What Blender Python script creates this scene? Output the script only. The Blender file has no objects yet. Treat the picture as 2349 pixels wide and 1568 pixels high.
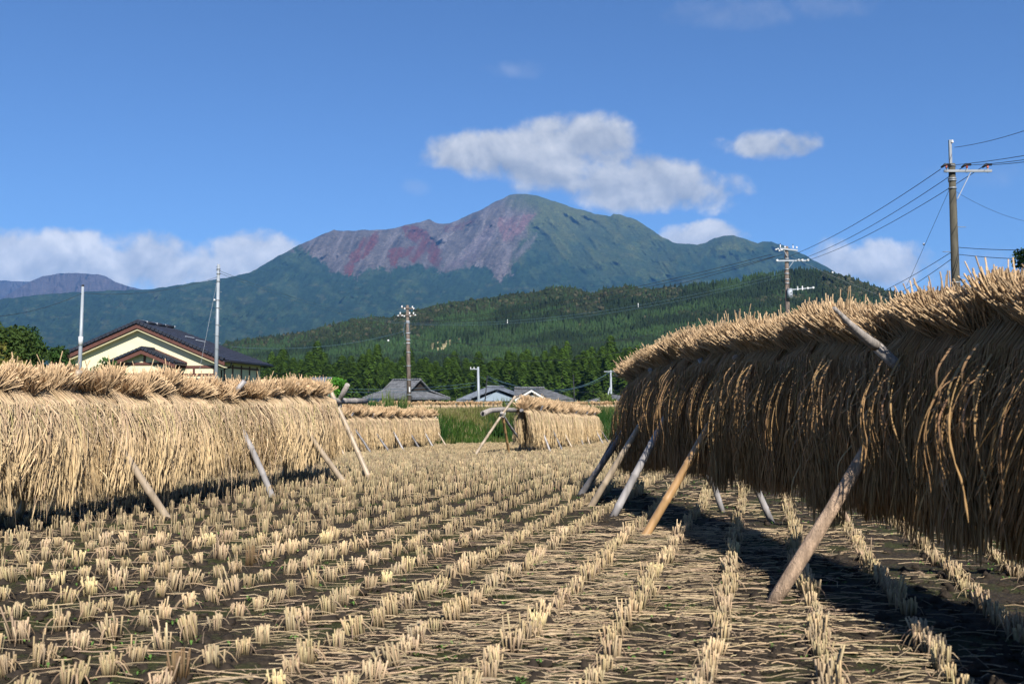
import bpy, math, random
import numpy as np
from mathutils import Vector

sc = bpy.context.scene
COL = sc.collection
rad = math.radians

# ------------------------------------------------------------------ camera
F, CX, CY, YH = 2172.8, 1174.5, 784.0, 925.0      # photo geometry, in units of a 2349 px wide picture
PITCH = math.atan((YH - CY) / F)
CAMH = 0.85
cam_d = bpy.data.cameras.new('camera')
cam_d.sensor_width = 36.0
cam_d.lens = 36.0 * F / 2349.0
cam_d.clip_start = 0.05
cam_d.clip_end = 40000
cam_d.dof.use_dof = True
cam_d.dof.focus_distance = 14.0
cam_d.dof.aperture_fstop = 6.3
cam = bpy.data.objects.new('camera', cam_d)
COL.objects.link(cam)
cam.location = (0, 0, CAMH)
cam.rotation_euler = (math.pi / 2 + PITCH, 0, 0)
sc.camera = cam

# ------------------------------------------------------------------ light
SUN_EL, SUN_AZ = 41.0, 17.0            # sun behind the camera, a little to the right
sx = math.sin(rad(SUN_AZ)) * math.cos(rad(SUN_EL))
sy = -math.cos(rad(SUN_AZ)) * math.cos(rad(SUN_EL))
sz = math.sin(rad(SUN_EL))
sun_d = bpy.data.lights.new('sun', 'SUN')
sun_d.energy = 5.0
sun_d.angle = rad(0.5)
sun_d.color = (1.0, 0.955, 0.88)
sun = bpy.data.objects.new('sun', sun_d)
COL.objects.link(sun)
sun.rotation_euler = Vector((-sx, -sy, -sz)).to_track_quat('-Z', 'Y').to_euler()

sc.view_settings.view_transform = 'Standard'
sc.view_settings.look = 'None'
sc.view_settings.gamma = 1.0
sc.view_settings.exposure = 0.8
sc.cycles.max_bounces = 6
sc.cycles.volume_bounces = 0
sc.cycles.use_denoising = True


# ------------------------------------------------------------------ node helpers
class NT:
    def __init__(s, tree):
        s.t = tree; s.n = tree.nodes; s.l = tree.links
    def new(s, typ, **kw):
        n = s.n.new(typ)
        for k, v in kw.items(): setattr(n, k, v)
        return n
    def put(s, n, i, v):
        if v is None: return
        if hasattr(v, 'is_output') or isinstance(v, bpy.types.NodeSocket): s.l.new(v, n.inputs[i])
        else: n.inputs[i].default_value = v
    def math(s, op, a, b=None, c=None, clamp=False):
        n = s.new('ShaderNodeMath', operation=op); n.use_clamp = clamp
        s.put(n, 0, a); s.put(n, 1, b); s.put(n, 2, c)
        return n.outputs[0]
    def noise(s, vec, scale, detail=4, rough=0.55, dist=0.0):
        n = s.new('ShaderNodeTexNoise')
        if vec is not None: s.put(n, 'Vector', vec)
        n.inputs['Scale'].default_value = scale; n.inputs['Detail'].default_value = detail
        n.inputs['Roughness'].default_value = rough; n.inputs['Distortion'].default_value = dist
        return n.outputs['Fac']
    def ramp(s, fac, stops):
        n = s.new('ShaderNodeValToRGB')
        s.put(n, 0, fac)
        e = n.color_ramp.elements
        while len(e) < len(stops): e.new(0.5)
        for el, (p, c) in zip(e, stops):
            el.position = p; el.color = (*c, 1) if len(c) == 3 else c
        return n.outputs[0]
    def mix(s, fac, a, b, mode='MIX'):
        n = s.new('ShaderNodeMix', data_type='RGBA', blend_type=mode)
        s.put(n, 0, fac); s.put(n, 6, a); s.put(n, 7, b)
        return n.outputs[2]
    def mapr(s, v, a, b, c=0.0, d=1.0, smooth=True):
        n = s.new('ShaderNodeMapRange', interpolation_type='SMOOTHSTEP' if smooth else 'LINEAR')
        s.put(n, 0, v); s.put(n, 1, a); s.put(n, 2, b); s.put(n, 3, c); s.put(n, 4, d)
        return n.outputs[0]
    def vmul(s, v, k):
        n = s.new('ShaderNodeVectorMath', operation='MULTIPLY')
        s.put(n, 0, v); s.put(n, 1, k)
        return n.outputs[0]


def c4(c): return (c[0], c[1], c[2], 1.0)


# ------------------------------------------------------------------ sky (world)
world = bpy.data.worlds.new('World')
sc.world = world
world.use_nodes = True
W = NT(world.node_tree)
W.n.clear()
sky = W.new('ShaderNodeTexSky', sky_type='NISHITA')
sky.sun_disc = False
sky.sun_elevation = rad(SUN_EL)
sky.sun_rotation = rad(180 - SUN_AZ)
sky.altitude = 300
sky.air_density = 1.0
sky.dust_density = 0.0
sky.ozone_density = 3.0
bg = W.new('ShaderNodeBackground')
bg.inputs['Strength'].default_value = 0.055
out = W.new('ShaderNodeOutputWorld')
tc = W.new('ShaderNodeTexCoord')
sep = W.new('ShaderNodeSeparateXYZ'); W.l.new(tc.outputs['Generated'], sep.inputs[0])
yy = W.math('MAXIMUM', sep.outputs[1], 0.05)
uu = W.math('DIVIDE', sep.outputs[0], yy)
vv = W.math('DIVIDE', sep.outputs[2], yy)
comb = W.new('ShaderNodeCombineXYZ')
W.l.new(uu, comb.inputs[0]); W.l.new(vv, comb.inputs[1])
cv = comb.outputs[0]
nbig = W.noise(cv, 11.0, 7, 0.56, 0.25)
nsm = W.noise(cv, 34.0, 5, 0.55, 0.2)
def elev(px, py):                                  # sky directions measured from the photo
    return (px - CX) / F, math.tan(PITCH + math.atan((CY - py) / F))
# (x, y, half width, half height, weight)
BLOBS = [(1150, 350, 170, 52, 1.0), (1310, 318, 125, 62, 1.0), (1260, 375, 200, 45, .9), (1480, 425, 200, 58, .95), (1350, 410, 160, 45, .8), (1600, 445, 95, 42, .8),
         (90, 585, 250, 62, 1.0), (330, 610, 280, 62, .95), (555, 592, 115, 58, 1.0), (640, 605, 80, 36, .8), (60, 640, 300, 50, .8),
         (1620, 545, 100, 36, .95), (2000, 610, 150, 58, .95), (2110, 630, 120, 40, .5), (1770, 332, 105, 34, .8),
         (1690, 30, 150, 40, .45), (1940, 12, 120, 34, .42), (1195, 158, 75, 24, .42), (950, 430, 35, 20, .42), (2270, 395, 120, 36, .42), (2250, 600, 140, 40, .42)]
field = None
faint = None
vert = None
for (px, py, a, b, w) in BLOBS:
    u0, v0 = elev(px, py)
    du = W.math('MULTIPLY', W.math('SUBTRACT', uu, u0), F / a)
    dv = W.math('MULTIPLY', W.math('SUBTRACT', vv, v0), F / b)
    d2 = W.math('ADD', W.math('MULTIPLY', du, du), W.math('MULTIPLY', dv, dv))
    g = W.math('MULTIPLY', W.math('SUBTRACT', 1.25, d2, clamp=False), w)
    if w < .7:
        g = W.math('MULTIPLY', g, 1.0 / w)
        faint = g if faint is None else W.math('MAXIMUM', faint, g)
        continue
    field = g if field is None else W.math('SMOOTH_MAX', field, g, 0.25)
    vw = W.math('MULTIPLY', W.math('MAXIMUM', g, 0.0), dv)
    vert = vw if vert is None else W.math('ADD', vert, vw)
fld = W.math('MAXIMUM', field, -1.0)
nn = W.math('ADD', W.math('MULTIPLY', W.math('SUBTRACT', nbig, 0.5), 3.0), W.math('MULTIPLY', W.math('SUBTRACT', nsm, 0.5), 1.7))
densf = W.math('ADD', W.math('MULTIPLY', fld, 0.9), nn)
dens = W.mapr(densf, -0.22, 0.72, 0.0, 0.95)
front = W.mapr(sep.outputs[1], 0.05, 0.2)
dens2 = W.mapr(W.math('ADD', W.math('MULTIPLY', W.math('MAXIMUM', faint, -1.0), 0.8), nn), 0.0, 1.6, 0.0, 0.16)
dens = W.math('MAXIMUM', dens, dens2)
dens = W.math('MULTIPLY', dens, front)
# light on the cloud: bright rims on the sunny top, grey bellies
up = W.new('ShaderNodeVectorMath', operation='ADD'); W.l.new(cv, up.inputs[0]); up.inputs[1].default_value = (0.004, 0.014, 0)
nbig2 = W.noise(up.outputs[0], 11.0, 7, 0.56, 0.25)
lit = W.math('ADD', 0.58, W.math('MULTIPLY', W.math('SUBTRACT', nbig, nbig2), 2.0))
lit = W.math('ADD', lit, W.math('MULTIPLY', vert, 0.22))
lit = W.math('ADD', lit, W.math('MULTIPLY', W.math('SUBTRACT', nsm, 0.5), 0.35), clamp=True)
ccol = W.ramp(lit, [(0.0, (0.32, 0.39, 0.50)), (0.5, (0.66, 0.70, 0.77)), (1.0, (1.15, 1.15, 1.15))])
ccol = W.mix(1.0, ccol, (8, 8, 8, 1), 'MULTIPLY')
lowb = W.mapr(vv, 0.10, 0.26, 1.32, 1.0)
lowc = W.new('ShaderNodeCombineXYZ')
for i_ in range(3): W.l.new(lowb, lowc.inputs[i_])
ccol = W.mix(1.0, ccol, lowc.outputs[0], 'MULTIPLY')
skyc = W.mix(1.0, sky.outputs[0], (0.76, 0.98, 1.30, 1), 'MULTIPLY')
W.l.new(W.mix(dens, skyc, ccol), bg.inputs['Color'])
W.l.new(bg.outputs[0], out.inputs[0])


# ------------------------------------------------------------------ geometry helpers
def ratio(px, py):
    """photo position -> (X/Y, (Z-CAMH)/Y)"""
    zc = F * math.sin(PITCH) + (CY - py) * math.cos(PITCH)
    yc = F * math.cos(PITCH) - (CY - py) * math.sin(PITCH)
    return (px - CX) / yc, zc / yc
def at(px, py, Y):
    a, b = ratio(px, py)
    return np.array([a * Y, Y, CAMH + b * Y])
def to_px(X, Y, Z):
    s, c = math.sin(PITCH), math.cos(PITCH)
    z = Z - CAMH
    dep = Y * c + z * s
    return CX + F * X / dep, CY - F * (z * c - Y * s) / dep
def fall(Y):
    """the field drops gently away from the camera"""
    Y = np.asarray(Y, float)
    return -0.025 * np.clip(Y - 11, 0, 24)
def field_end(X):
    return np.clip(29.5 + 1.3 * (np.asarray(X, float) + 1.8), 23.0, 40.0)
def ss(a, b, x):
    t = np.clip((np.asarray(x, float) - a) / (b - a), 0, 1)
    return t * t * (3 - 2 * t)

_G = np.random.default_rng(5).random((512, 512))
def vnoise(x, y):
    x = np.asarray(x, float); y = np.asarray(y, float)
    xi = np.floor(x).astype(int); yi = np.floor(y).astype(int)
    fx = x - xi; fy = y - yi
    fx = fx * fx * (3 - 2 * fx); fy = fy * fy * (3 - 2 * fy)
    a = _G[xi % 512, yi % 512]; b = _G[(xi + 1) % 512, yi % 512]
    c = _G[xi % 512, (yi + 1) % 512]; d = _G[(xi + 1) % 512, (yi + 1) % 512]
    return (a * (1 - fx) + b * fx) * (1 - fy) + (c * (1 - fx) + d * fx) * fy
def fbm(x, y, o=4, g=0.5):
    s = 0; a = 1; t = 0
    for k in range(o):
        s = s + a * vnoise(x * 2 ** k + 17.3 * k, y * 2 ** k + 9.1 * k); t += a; a *= g
    return s / t

def ground_z(X, Y):
    X = np.asarray(X, float); Y = np.asarray(Y, float)
    z = fall(Y)
    e = field_end(X)
    z = z + ss(e + 0.3, e + 5.5, Y) * (0.45 - z)          # grass bank up to the next terrace
    z = z - ss(58, 110, Y) * 2.2                           # the terraces drop towards the farmhouses
    return z

def mesh_obj(name, V, Fq=None, Ft=None, mat=None, parent=None, col=None, smooth=False, link=True):
    V = np.asarray(V, np.float32).reshape(-1, 3)
    parts = []
    nf = 0
    loops = []
    starts = []
    ls = 0
    if Fq is not None and len(Fq):
        Fq = np.asarray(Fq, np.int32).reshape(-1, 4)
        loops.append(Fq.ravel()); starts.append(ls + 4 * np.arange(len(Fq))); ls += 4 * len(Fq); nf += len(Fq)
    if Ft is not None and len(Ft):
        Ft = np.asarray(Ft, np.int32).reshape(-1, 3)
        loops.append(Ft.ravel()); starts.append(ls + 3 * np.arange(len(Ft))); ls += 3 * len(Ft); nf += len(Ft)
    me = bpy.data.meshes.new(name)
    me.vertices.add(len(V)); me.vertices.foreach_set('co', V.ravel())
    L = np.concatenate(loops).astype(np.int32); S = np.concatenate(starts).astype(np.int32)
    me.loops.add(len(L)); me.loops.foreach_set('vertex_index', L)
    me.polygons.add(nf); me.polygons.foreach_set('loop_start', S)
    me.update(calc_edges=True)
    if smooth: me.polygons.foreach_set('use_smooth', np.ones(nf, bool))
    if col is not None:
        a = me.color_attributes.new('Col', 'FLOAT_COLOR', 'POINT')
        c = np.ones((len(V), 4), np.float32); c[:, :3] = np.asarray(col, np.float32).reshape(-1, 3)
        a.data.foreach_set('color', c.ravel())
    me.validate(verbose=False)
    if mat: me.materials.append(mat)
    if not link: return me
    return link_obj(name, me, parent)
def link_obj(name, me, parent=None):
    o = bpy.data.objects.new(name, me)
    COL.objects.link(o)
    if parent is not None: o.parent = parent
    return o
def empty(name, loc=(0, 0, 0), rz=0.0):
    o = bpy.data.objects.new(name, None)
    o.empty_display_size = 0.2
    COL.objects.link(o); o.location = [float(v) for v in loc]; o.rotation_euler = (0, 0, rz)
    return o
def tag(o, label=None, cat=None, group=None, kind=None):
    if label: o['label'] = label
    if cat: o['category'] = cat
    if group: o['group'] = group
    if kind: o['kind'] = kind
    return o

def tubes(P, R, sides=4, cap=False):
    """P (N,K,3), R (N,K) -> verts (N*K*sides,3), quads"""
    P = np.asarray(P, float); R = np.asarray(R, float)
    N, K, _ = P.shape
    T = np.empty_like(P)
    T[:, 1:-1] = P[:, 2:] - P[:, :-2]; T[:, 0] = P[:, 1] - P[:, 0]; T[:, -1] = P[:, -1] - P[:, -2]
    T /= np.linalg.norm(T, axis=2, keepdims=True) + 1e-9
    ref = np.zeros_like(T); ref[..., 0] = 0.37; ref[..., 1] = 0.93
    steep = np.abs((T * ref).sum(2)) > 0.85
    ref[steep] = (0, 0.1, 1.0)
    # one reference per tube keeps the rings from twisting
    ref = np.repeat(np.where((steep.mean(1) > 0.3)[:, None, None], np.array([0.9, -0.1, 0.4]), np.array([0.37, 0.93, 0.05])), K, axis=1)
    A = np.cross(T, ref); A /= np.linalg.norm(A, axis=2, keepdims=True) + 1e-9
    B = np.cross(T, A)
    th = np.arange(sides) * 2 * math.pi / sides
    V = P[:, :, None, :] + R[:, :, None, None] * (A[:, :, None, :] * np.cos(th)[None, None, :, None] + B[:, :, None, :] * np.sin(th)[None, None, :, None])
    idx = np.arange(N * K * sides).reshape(N, K, sides)
    a = idx[:, :-1, :]; b = np.roll(idx, -1, axis=2)[:, :-1, :]; c = np.roll(idx, -1, axis=2)[:, 1:, :]; d = idx[:, 1:, :]
    Q = np.stack([a, b, c, d], axis=-1).reshape(-1, 4)
    if cap and sides == 4:
        Q = np.concatenate([Q, idx[:, 0, ::-1].reshape(-1, 4), idx[:, -1, :].reshape(-1, 4)])
    return V.reshape(-1, 3), Q


class MB:
    """collects shapes, links them as ONE mesh object"""
    def __init__(s): s.v = []; s.f = []; s.sm = []
    def add(s, vs, fs, sm=False):
        b = len(s.v); s.v += [tuple(map(float, v)) for v in vs]
        s.f += [tuple(b + i for i in f) for f in fs]; s.sm += [sm] * len(fs)
        return s
    def box(s, c, d, rz=0.0, M=None):
        x, y, z = d[0] / 2, d[1] / 2, d[2] / 2
        vs = [(-x, -y, -z), (x, -y, -z), (x, y, -z), (-x, y, -z), (-x, -y, z), (x, -y, z), (x, y, z), (-x, y, z)]
        cs, sn = math.cos(rz), math.sin(rz)
        vs = [(c[0] + a * cs - b * sn, c[1] + a * sn + b * cs, c[2] + e) for a, b, e in vs]
        return s.add(vs, [(0, 3, 2, 1), (4, 5, 6, 7), (0, 1, 5, 4), (1, 2, 6, 5), (2, 3, 7, 6), (3, 0, 4, 7)])
    def beam(s, p, q, w, h):
        """square bar from p to q, w wide and h high"""
        p = Vector(p); q = Vector(q); t = (q - p).normalized()
        side = t.cross(Vector((0, 0, 1)))
        if side.length < 1e-3: side = Vector((1, 0, 0))
        side.normalize(); up = side.cross(t)
        vs = []
        for e in (p, q):
            for a, b in ((-1, -1), (1, -1), (1, 1), (-1, 1)):
                vs.append(e + side * a * w / 2 + up * b * h / 2)
        return s.add(vs, [(0, 1, 2, 3), (7, 6, 5, 4), (0, 4, 5, 1), (1, 5, 6, 2), (2, 6, 7, 3), (3, 7, 4, 0)])
    def tube(s, pts, r, sides=10, cap=True, sm=True):
        pts = [Vector(p) for p in pts]
        if not hasattr(r, '__len__'): r = [r] * len(pts)
        vs = []; fs = []
        t0 = (pts[-1] - pts[0]).normalized()
        ref = Vector((0, 0, 1)) if abs(t0.z) < 0.8 else Vector((1, 0, 0))
        for i, p in enumerate(pts):
            t = (pts[min(i + 1, len(pts) - 1)] - pts[max(i - 1, 0)])
            t = t.normalized() if t.length > 1e-9 else t0
            a = t.cross(ref).normalized(); b = t.cross(a)
            for k in range(sides):
                th = 2 * math.pi * k / sides
                vs.append(p + (a * math.cos(th) + b * math.sin(th)) * r[i])
        for i in range(len(pts) - 1):
            for k in range(sides):
                k2 = (k + 1) % sides
                fs.append((i * sides + k, i * sides + k2, (i + 1) * sides + k2, (i + 1) * sides + k))
        s.add(vs, fs, sm)
        if cap:
            b = len(s.v) - len(vs)
            s.f.append(tuple(b + k for k in reversed(range(sides)))); s.sm.append(False)
            s.f.append(tuple(b + (len(pts) - 1) * sides + k for k in range(sides))); s.sm.append(False)
        return s
    def poly(s, pts): return s.add(pts, [tuple(range(len(pts)))])
    def prism(s, pts, off):
        """flat polygon given thickness by the vector off"""
        n = len(pts); off = np.array(off, float)
        a = [np.array(p, float) for p in pts]; b = [p + off for p in a]
        fs = [tuple(reversed(range(n))), tuple(range(n, 2 * n))] + [(i, (i + 1) % n, n + (i + 1) % n, n + i) for i in range(n)]
        return s.add(a + b, fs)
    def build(s, name, mat, parent=None):
        me = bpy.data.meshes.new(name)
        me.from_pydata(s.v, [], s.f)
        me.polygons.foreach_set('use_smooth', s.sm)
        me.update()
        if mat: me.materials.append(mat)
        return link_obj(name, me, parent)


# ------------------------------------------------------------------ materials
def material(name, color=(.5, .5, .5), rough=.7, spec=.3, metal=0.0, var=0.0, vscale=4.0, bump=0.0, bscale=20.0, attr=False, stretch=None, transl=0.0):
    m = bpy.data.materials.new(name); m.use_nodes = True
    N = NT(m.node_tree)
    b = N.n['Principled BSDF']
    b.inputs['Roughness'].default_value = rough
    b.inputs['Specular IOR Level'].default_value = spec
    b.inputs['Metallic'].default_value = metal
    t = N.new('ShaderNodeTexCoord')
    vec = t.outputs['Object']
    if stretch: vec = N.vmul(vec, stretch)
    col = c4(color)
    if attr:
        a = N.new('ShaderNodeAttribute', attribute_name='Col'); col = a.outputs['Color']
    if var > 0:
        n = N.noise(vec, vscale, 5, 0.6)
        f = N.mapr(n, 0.3, 0.7, 1 - var, 1 + var)
        cm = N.new('ShaderNodeCombineXYZ')
        for i in range(3): N.l.new(f, cm.inputs[i])
        col = N.mix(1.0, col, cm.outputs[0], 'MULTIPLY')
    if isinstance(col, tuple): b.inputs['Base Color'].default_value = col
    else: N.l.new(col, b.inputs['Base Color'])
    if bump > 0:
        n2 = N.noise(vec, bscale, 4, 0.6)
        bp = N.new('ShaderNodeBump'); bp.inputs['Strength'].default_value = 1.0; bp.inputs['Distance'].default_value = bump
        N.l.new(n2, bp.inputs['Height']); N.l.new(bp.outputs[0], b.inputs['Normal'])
    if transl > 0:
        tr = N.new('ShaderNodeBsdfTranslucent'); mx = N.new('ShaderNodeMixShader'); mx.inputs[0].default_value = transl
        if isinstance(col, tuple): tr.inputs[0].default_value = col
        else: N.l.new(col, tr.inputs[0])
        N.l.new(b.outputs[0], mx.inputs[1]); N.l.new(tr.outputs[0], mx.inputs[2])
        N.l.new(mx.outputs[0], N.n['Material Output'].inputs[0])
    return m

M_straw = material('rice_straw', rough=.6, spec=.25, attr=True, var=.12, vscale=9, transl=.12)
M_stub = material('stubble_straw', rough=.65, spec=.25, attr=True, transl=.06)
M_bamboo_grey = material('weathered_bamboo', (.27, .25, .24), .5, .35, var=.25, vscale=3, stretch=(9, 9, 1.2))
M_bamboo_gold = material('golden_bamboo', (.33, .195, .085), .4, .45, var=.2, vscale=3, stretch=(8, 8, 1.0))
M_bamboo_tan = material('tan_bamboo', (.32, .25, .175), .45, .4, var=.25, vscale=3, stretch=(9, 9, 1.2))
M_bamboo_dark = material('dark_bamboo', (.16, .15, .15), .55, .35, var=.3, vscale=3, stretch=(9, 9, 1.2))
M_wood = material('peeled_log', (.40, .28, .19), .65, .25, var=.42, vscale=3, bump=.010, bscale=22, stretch=(10, 10, 2))
M_woodgrey = material('grey_wood', (.27, .24, .215), .75, .2, var=.35, vscale=6, bump=.004, bscale=30, stretch=(9, 9, 1.5))
M_rope = material('white_rope', (.5, .48, .44), .8, .1)
M_conc = material('weathered_concrete', (.066, .060, .044), .85, .2, var=.25, vscale=2.5, bump=.003, bscale=40, stretch=(3, 3, .6))
M_conc2 = material('brown_concrete', (.125, .098, .082), .85, .2, var=.35, vscale=3, bump=.003, bscale=40, stretch=(3, 3, .8))
M_steelp = material('galvanised_steel', (.24, .265, .29), .45, .5, metal=.0, var=.1, vscale=2)
M_steel = material('steel_fitting', (.20, .215, .23), .5, .5, metal=.2, var=.08)
M_white = material('white_porcelain', (.5, .5, .5), .25, .5)
M_brownpor = material('brown_porcelain', (.30, .06, .03), .25, .5)
M_black = material('black_rubber', (.012, .012, .014), .5, .3)
M_wire = material('black_wire', (.02, .022, .03), .6, .3)
M_wireblue = material('blue_grey_cable', (.06, .11, .15), .6, .3)
M_tank = material('pale_grey_paint', (.30, .325, .36), .4, .4, var=.05)


def ground_material():
    m = bpy.data.materials.new('field_soil'); m.use_nodes = True
    N = NT(m.node_tree); b = N.n['Principled BSDF']
    t = N.new('ShaderNodeTexCoord'); P = t.outputs['Object']
    a = N.new('ShaderNodeAttribute', attribute_name='Col')
    n1 = N.noise(P, 2.2, 6, .62); n2 = N.noise(P, 26, 5, .65); n3 = N.noise(P, 120, 3, .6)
    soil = N.ramp(n2, [(.3, (.016, .012, .009)), (.55, (.034, .026, .018)), (.8, (.060, .046, .032))])
    moss = N.ramp(n3, [(.3, (.018, .022, .006)), (.7, (.048, .058, .014))])
    mf = N.mapr(N.math('ADD', n1, N.math('MULTIPLY', N.math('SUBTRACT', n2, .5), .5)), .46, .60, 0, .85)
    soil = N.mix(mf, soil, moss)
    # chaff and rotten straw, the farther part of the field is littered with it
    ch = N.mapr(N.noise(N.vmul(P, (1, 3, 1)), 30, 4, .7), .5, .68)
    chf = N.math('MULTIPLY', ch, .42)
    soil = N.mix(chf, soil, (.20, .145, .085, 1))
    col = N.mix(a.outputs['Color'], soil, soil)
    sepc = N.new('ShaderNodeSeparateColor'); N.l.new(a.outputs['Color'], sepc.inputs[0])
    grass = N.ramp(N.noise(P, 1.4, 6, .6), [(.3, (.035, .055, .012)), (.55, (.07, .095, .02)), (.75, (.16, .14, .055))])
    col = N.mix(sepc.outputs[1], soil, grass)
    N.l.new(col, b.inputs['Base Color'])
    b.inputs['Roughness'].default_value = .9; b.inputs['Specular IOR Level'].default_value = .15
    bp = N.new('ShaderNodeBump'); bp.inputs['Distance'].default_value = .035
    h = N.math('ADD', n2, N.math('MULTIPLY', n3, .3)); N.l.new(h, bp.inputs['Height']); N.l.new(bp.outputs[0], b.inputs['Normal'])
    return m
M_ground = ground_material()

# ------------------------------------------------------------------ ground sheet
def spaced(lo, hi, fine_lo, fine_hi, step, grow=1.09):
    a = list(np.arange(fine_lo, fine_hi, step))
    x, s = a[-1], step
    while x < hi: s *= grow; x += s; a.append(x)
    x, s = a[0], step
    low = []
    while x > lo: s *= grow; x -= s; low.append(x)
    return np.array(low[::-1] + a)
gx = spaced(-12000, 12000, -8, 6, .06); gy = spaced(-60, 12000, 1.2, 13, .06, 1.035)
GX, GY = np.meshgrid(gx, gy, indexing='ij')
GZ = ground_z(GX, GY)
fade = 1 - ss(20, 45, GY)
GZ = GZ + fade * ((fbm(GX * 2.1 + 50, GY * 2.1 + 50, 3) - .5) * .02 + (fbm(GX * 9 + 50, GY * 9 + 50, 3) - .5) * .022)
GZ = GZ - ss(6, 15, np.abs(GX)) * 0.0
idx = np.arange(GX.size).reshape(GX.shape)
Q = np.stack([idx[:-1, :-1], idx[1:, :-1], idx[1:, 1:], idx[:-1, 1:]], -1).reshape(-1, 4)
gm = ss(-.3, .6, GY - field_end(GX) + (fbm(GX * .8, GY * .8, 3) - .5) * 2)
gc = np.stack([gm, gm, gm], -1)
g = mesh_obj('ground', np.stack([GX, GY, GZ], -1), Q, None, M_ground, col=gc, smooth=True)
tag(g, 'dark mossy soil of the harvested paddy field', None, kind='structure')


# ------------------------------------------------------------------ mountains
def interp_line(pts, x):
    p = np.array(pts, float); return np.interp(x, p[:, 0], p[:, 1])
def inpoly(px, py, poly):
    r = np.zeros(px.shape, bool); n = len(poly); j = n - 1
    for i in range(n):
        xi, yi = poly[i]; xj, yj = poly[j]
        c = ((yi > py) != (yj > py)) & (px < (xj - xi) * (py - yi) / (yj - yi + 1e-9) + xi)
        r ^= c; j = i
    return r

MAIN = [(-300, 715), (0, 686), (100, 675), (200, 668), (330, 664), (420, 652), (500, 640), (570, 626), (600, 609), (650, 581), (700, 555), (745, 535), (765, 528), (800, 529), (870, 527), (905, 524), (935, 516), (960, 511), (985, 504), (1000, 510), (1015, 513),
        (1035, 511), (1060, 500), (1100, 483), (1125, 468), (1150, 456), (1172, 447), (1195, 444), (1230, 448), (1252, 456), (1280, 465), (1310, 476), (1330, 480), (1360, 489), (1400, 495), (1408, 490), (1420, 491), (1440, 498), (1460, 506), (1480, 518),
        (1520, 544), (1545, 556), (1570, 559), (1600, 561), (1620, 555), (1640, 547), (1662, 542), (1682, 541), (1705, 545), (1725, 554), (1738, 559), (1750, 555), (1768, 554), (1790, 560), (1840, 582), (1900, 614), (1940, 638), (1975, 650), (2010, 662), (2100, 700), (2300, 745), (2700, 790)]
rngm = np.random.default_rng(3)
px = np.arange(-300, 2701, 2.0)
top = interp_line(MAIN, px) + (fbm(px * .06, px * 0, 4) - .5) * 5
# forested skyline is slightly rough
NR = 190
t = np.linspace(0, 1, NR) ** 0.9
BOT = 905.0
PX = np.repeat(px[:, None], NR, 1)
PY = BOT + (top[:, None] - BOT) * t[None, :]
_a = np.vectorize(lambda y: ratio(CX, y)[1])
ylut = np.linspace(300, 1000, 701); elut = _a(ylut); xlut = np.array([ratio(CX + 1, y)[0] for y in ylut])
ELE = np.interp(PY, ylut, elut); XR = (PX - CX) * np.interp(PY, ylut, xlut)
tt = (BOT - PY) / (BOT - 445.0)
D = 1700 + 6200 * np.clip(tt, 0, 1.1) ** 0.75
# peaks stand back, spurs come forward: radial gullies below the three tops
def radial(cx_, cy_, seed, k=14.0, fr=.010):
    dx = PX - cx_; dy = (PY - cy_ + 30) * 1.25
    ang = np.arctan2(dy, dx); rr = np.hypot(dx, dy)
    n = 1 - np.abs(2 * fbm(ang * k + seed, rr * fr + seed, 4, .55) - 1) * 1.6
    return n, rr
n1, r1 = radial(1200, 440, 3.1, 7.0)
n2, r2 = radial(1675, 535, 8.7, 6.0)
n3, r3 = radial(840, 505, 15.5, 6.0)
w1 = np.exp(-(r1 / 330) ** 2); w2 = np.exp(-(r2 / 230) ** 2); w3 = np.exp(-(r3 / 260) ** 2)
wl = ss(0, .25, tt)
rel = (n1 * w1 + n2 * w2 + n3 * w3 * .7) / (w1 + w2 + w3 + .15)
rel = (np.roll(rel, 2, 0) + np.roll(rel, -2, 0) + np.roll(rel, 4, 0) + np.roll(rel, -4, 0) + rel) / 5
edge = ss(0, 14, PY - top[:, None])
D = D - rel * 170 * wl * (0.25 + .75 * edge)
D = D - (fbm(PX * .012 + 3, PY * .02 + 3, 4, .45) - .5) * 420 * wl * (.3 + .7 * edge)
rid = 1 - np.abs(2 * fbm((PX - 1200) * .05 + (PY - 445) * .035 * np.sign(1200 - PX), PY * .016 + 7, 5, .6) - 1)
D = D - rid * 90 * wl * edge
D = D - (fbm(PX * .11, PY * .2, 4, .6) - .5) * 40 * edge
# the crater wall on the left: cliffs and a bowl between the two summits
bowl = np.exp(-(((PX - 1010) / 75) ** 2 + ((PY - 560) / 55) ** 2))
D = D + bowl * 380
Yd = np.maximum(D, 1200)
MV = np.stack([XR * Yd, Yd, CAMH + ELE * Yd], -1)
# albedo of rock, scree, grass and forest (as it lies on the slopes)
wob = (fbm(PX * .05, PY * .05, 4) - .5)
fine = fbm(PX * .3, PY * .3, 3)
grit = fbm(PX * .45 + 7, PY * .45 + 3, 3)
forest = np.array([.020, .040, .022]); grass = np.array([.088, .112, .036]); rock = np.array([.100, .086, .078]); red = np.array([.140, .055, .042])
pale = np.array([.20, .175, .175]); scrub = np.array([.05, .075, .035])
C = np.zeros(PX.shape + (3,)) + forest
C *= (0.75 + .6 * fbm(PX * .12, PY * .15, 4))[..., None]
pn = fbm(PX * .04 + 60, PY * .06 + 60, 5)
C += (ss(.56, .70, pn) * .5)[..., None] * (scrub - forest)
cl = (ss(.64, .74, fbm(PX * .05 + 90, PY * .13 + 90, 4)) * ((PY > 640)))[..., None]
C += cl * .25 * (np.array([.12, .12, .06]) - C)
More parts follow.
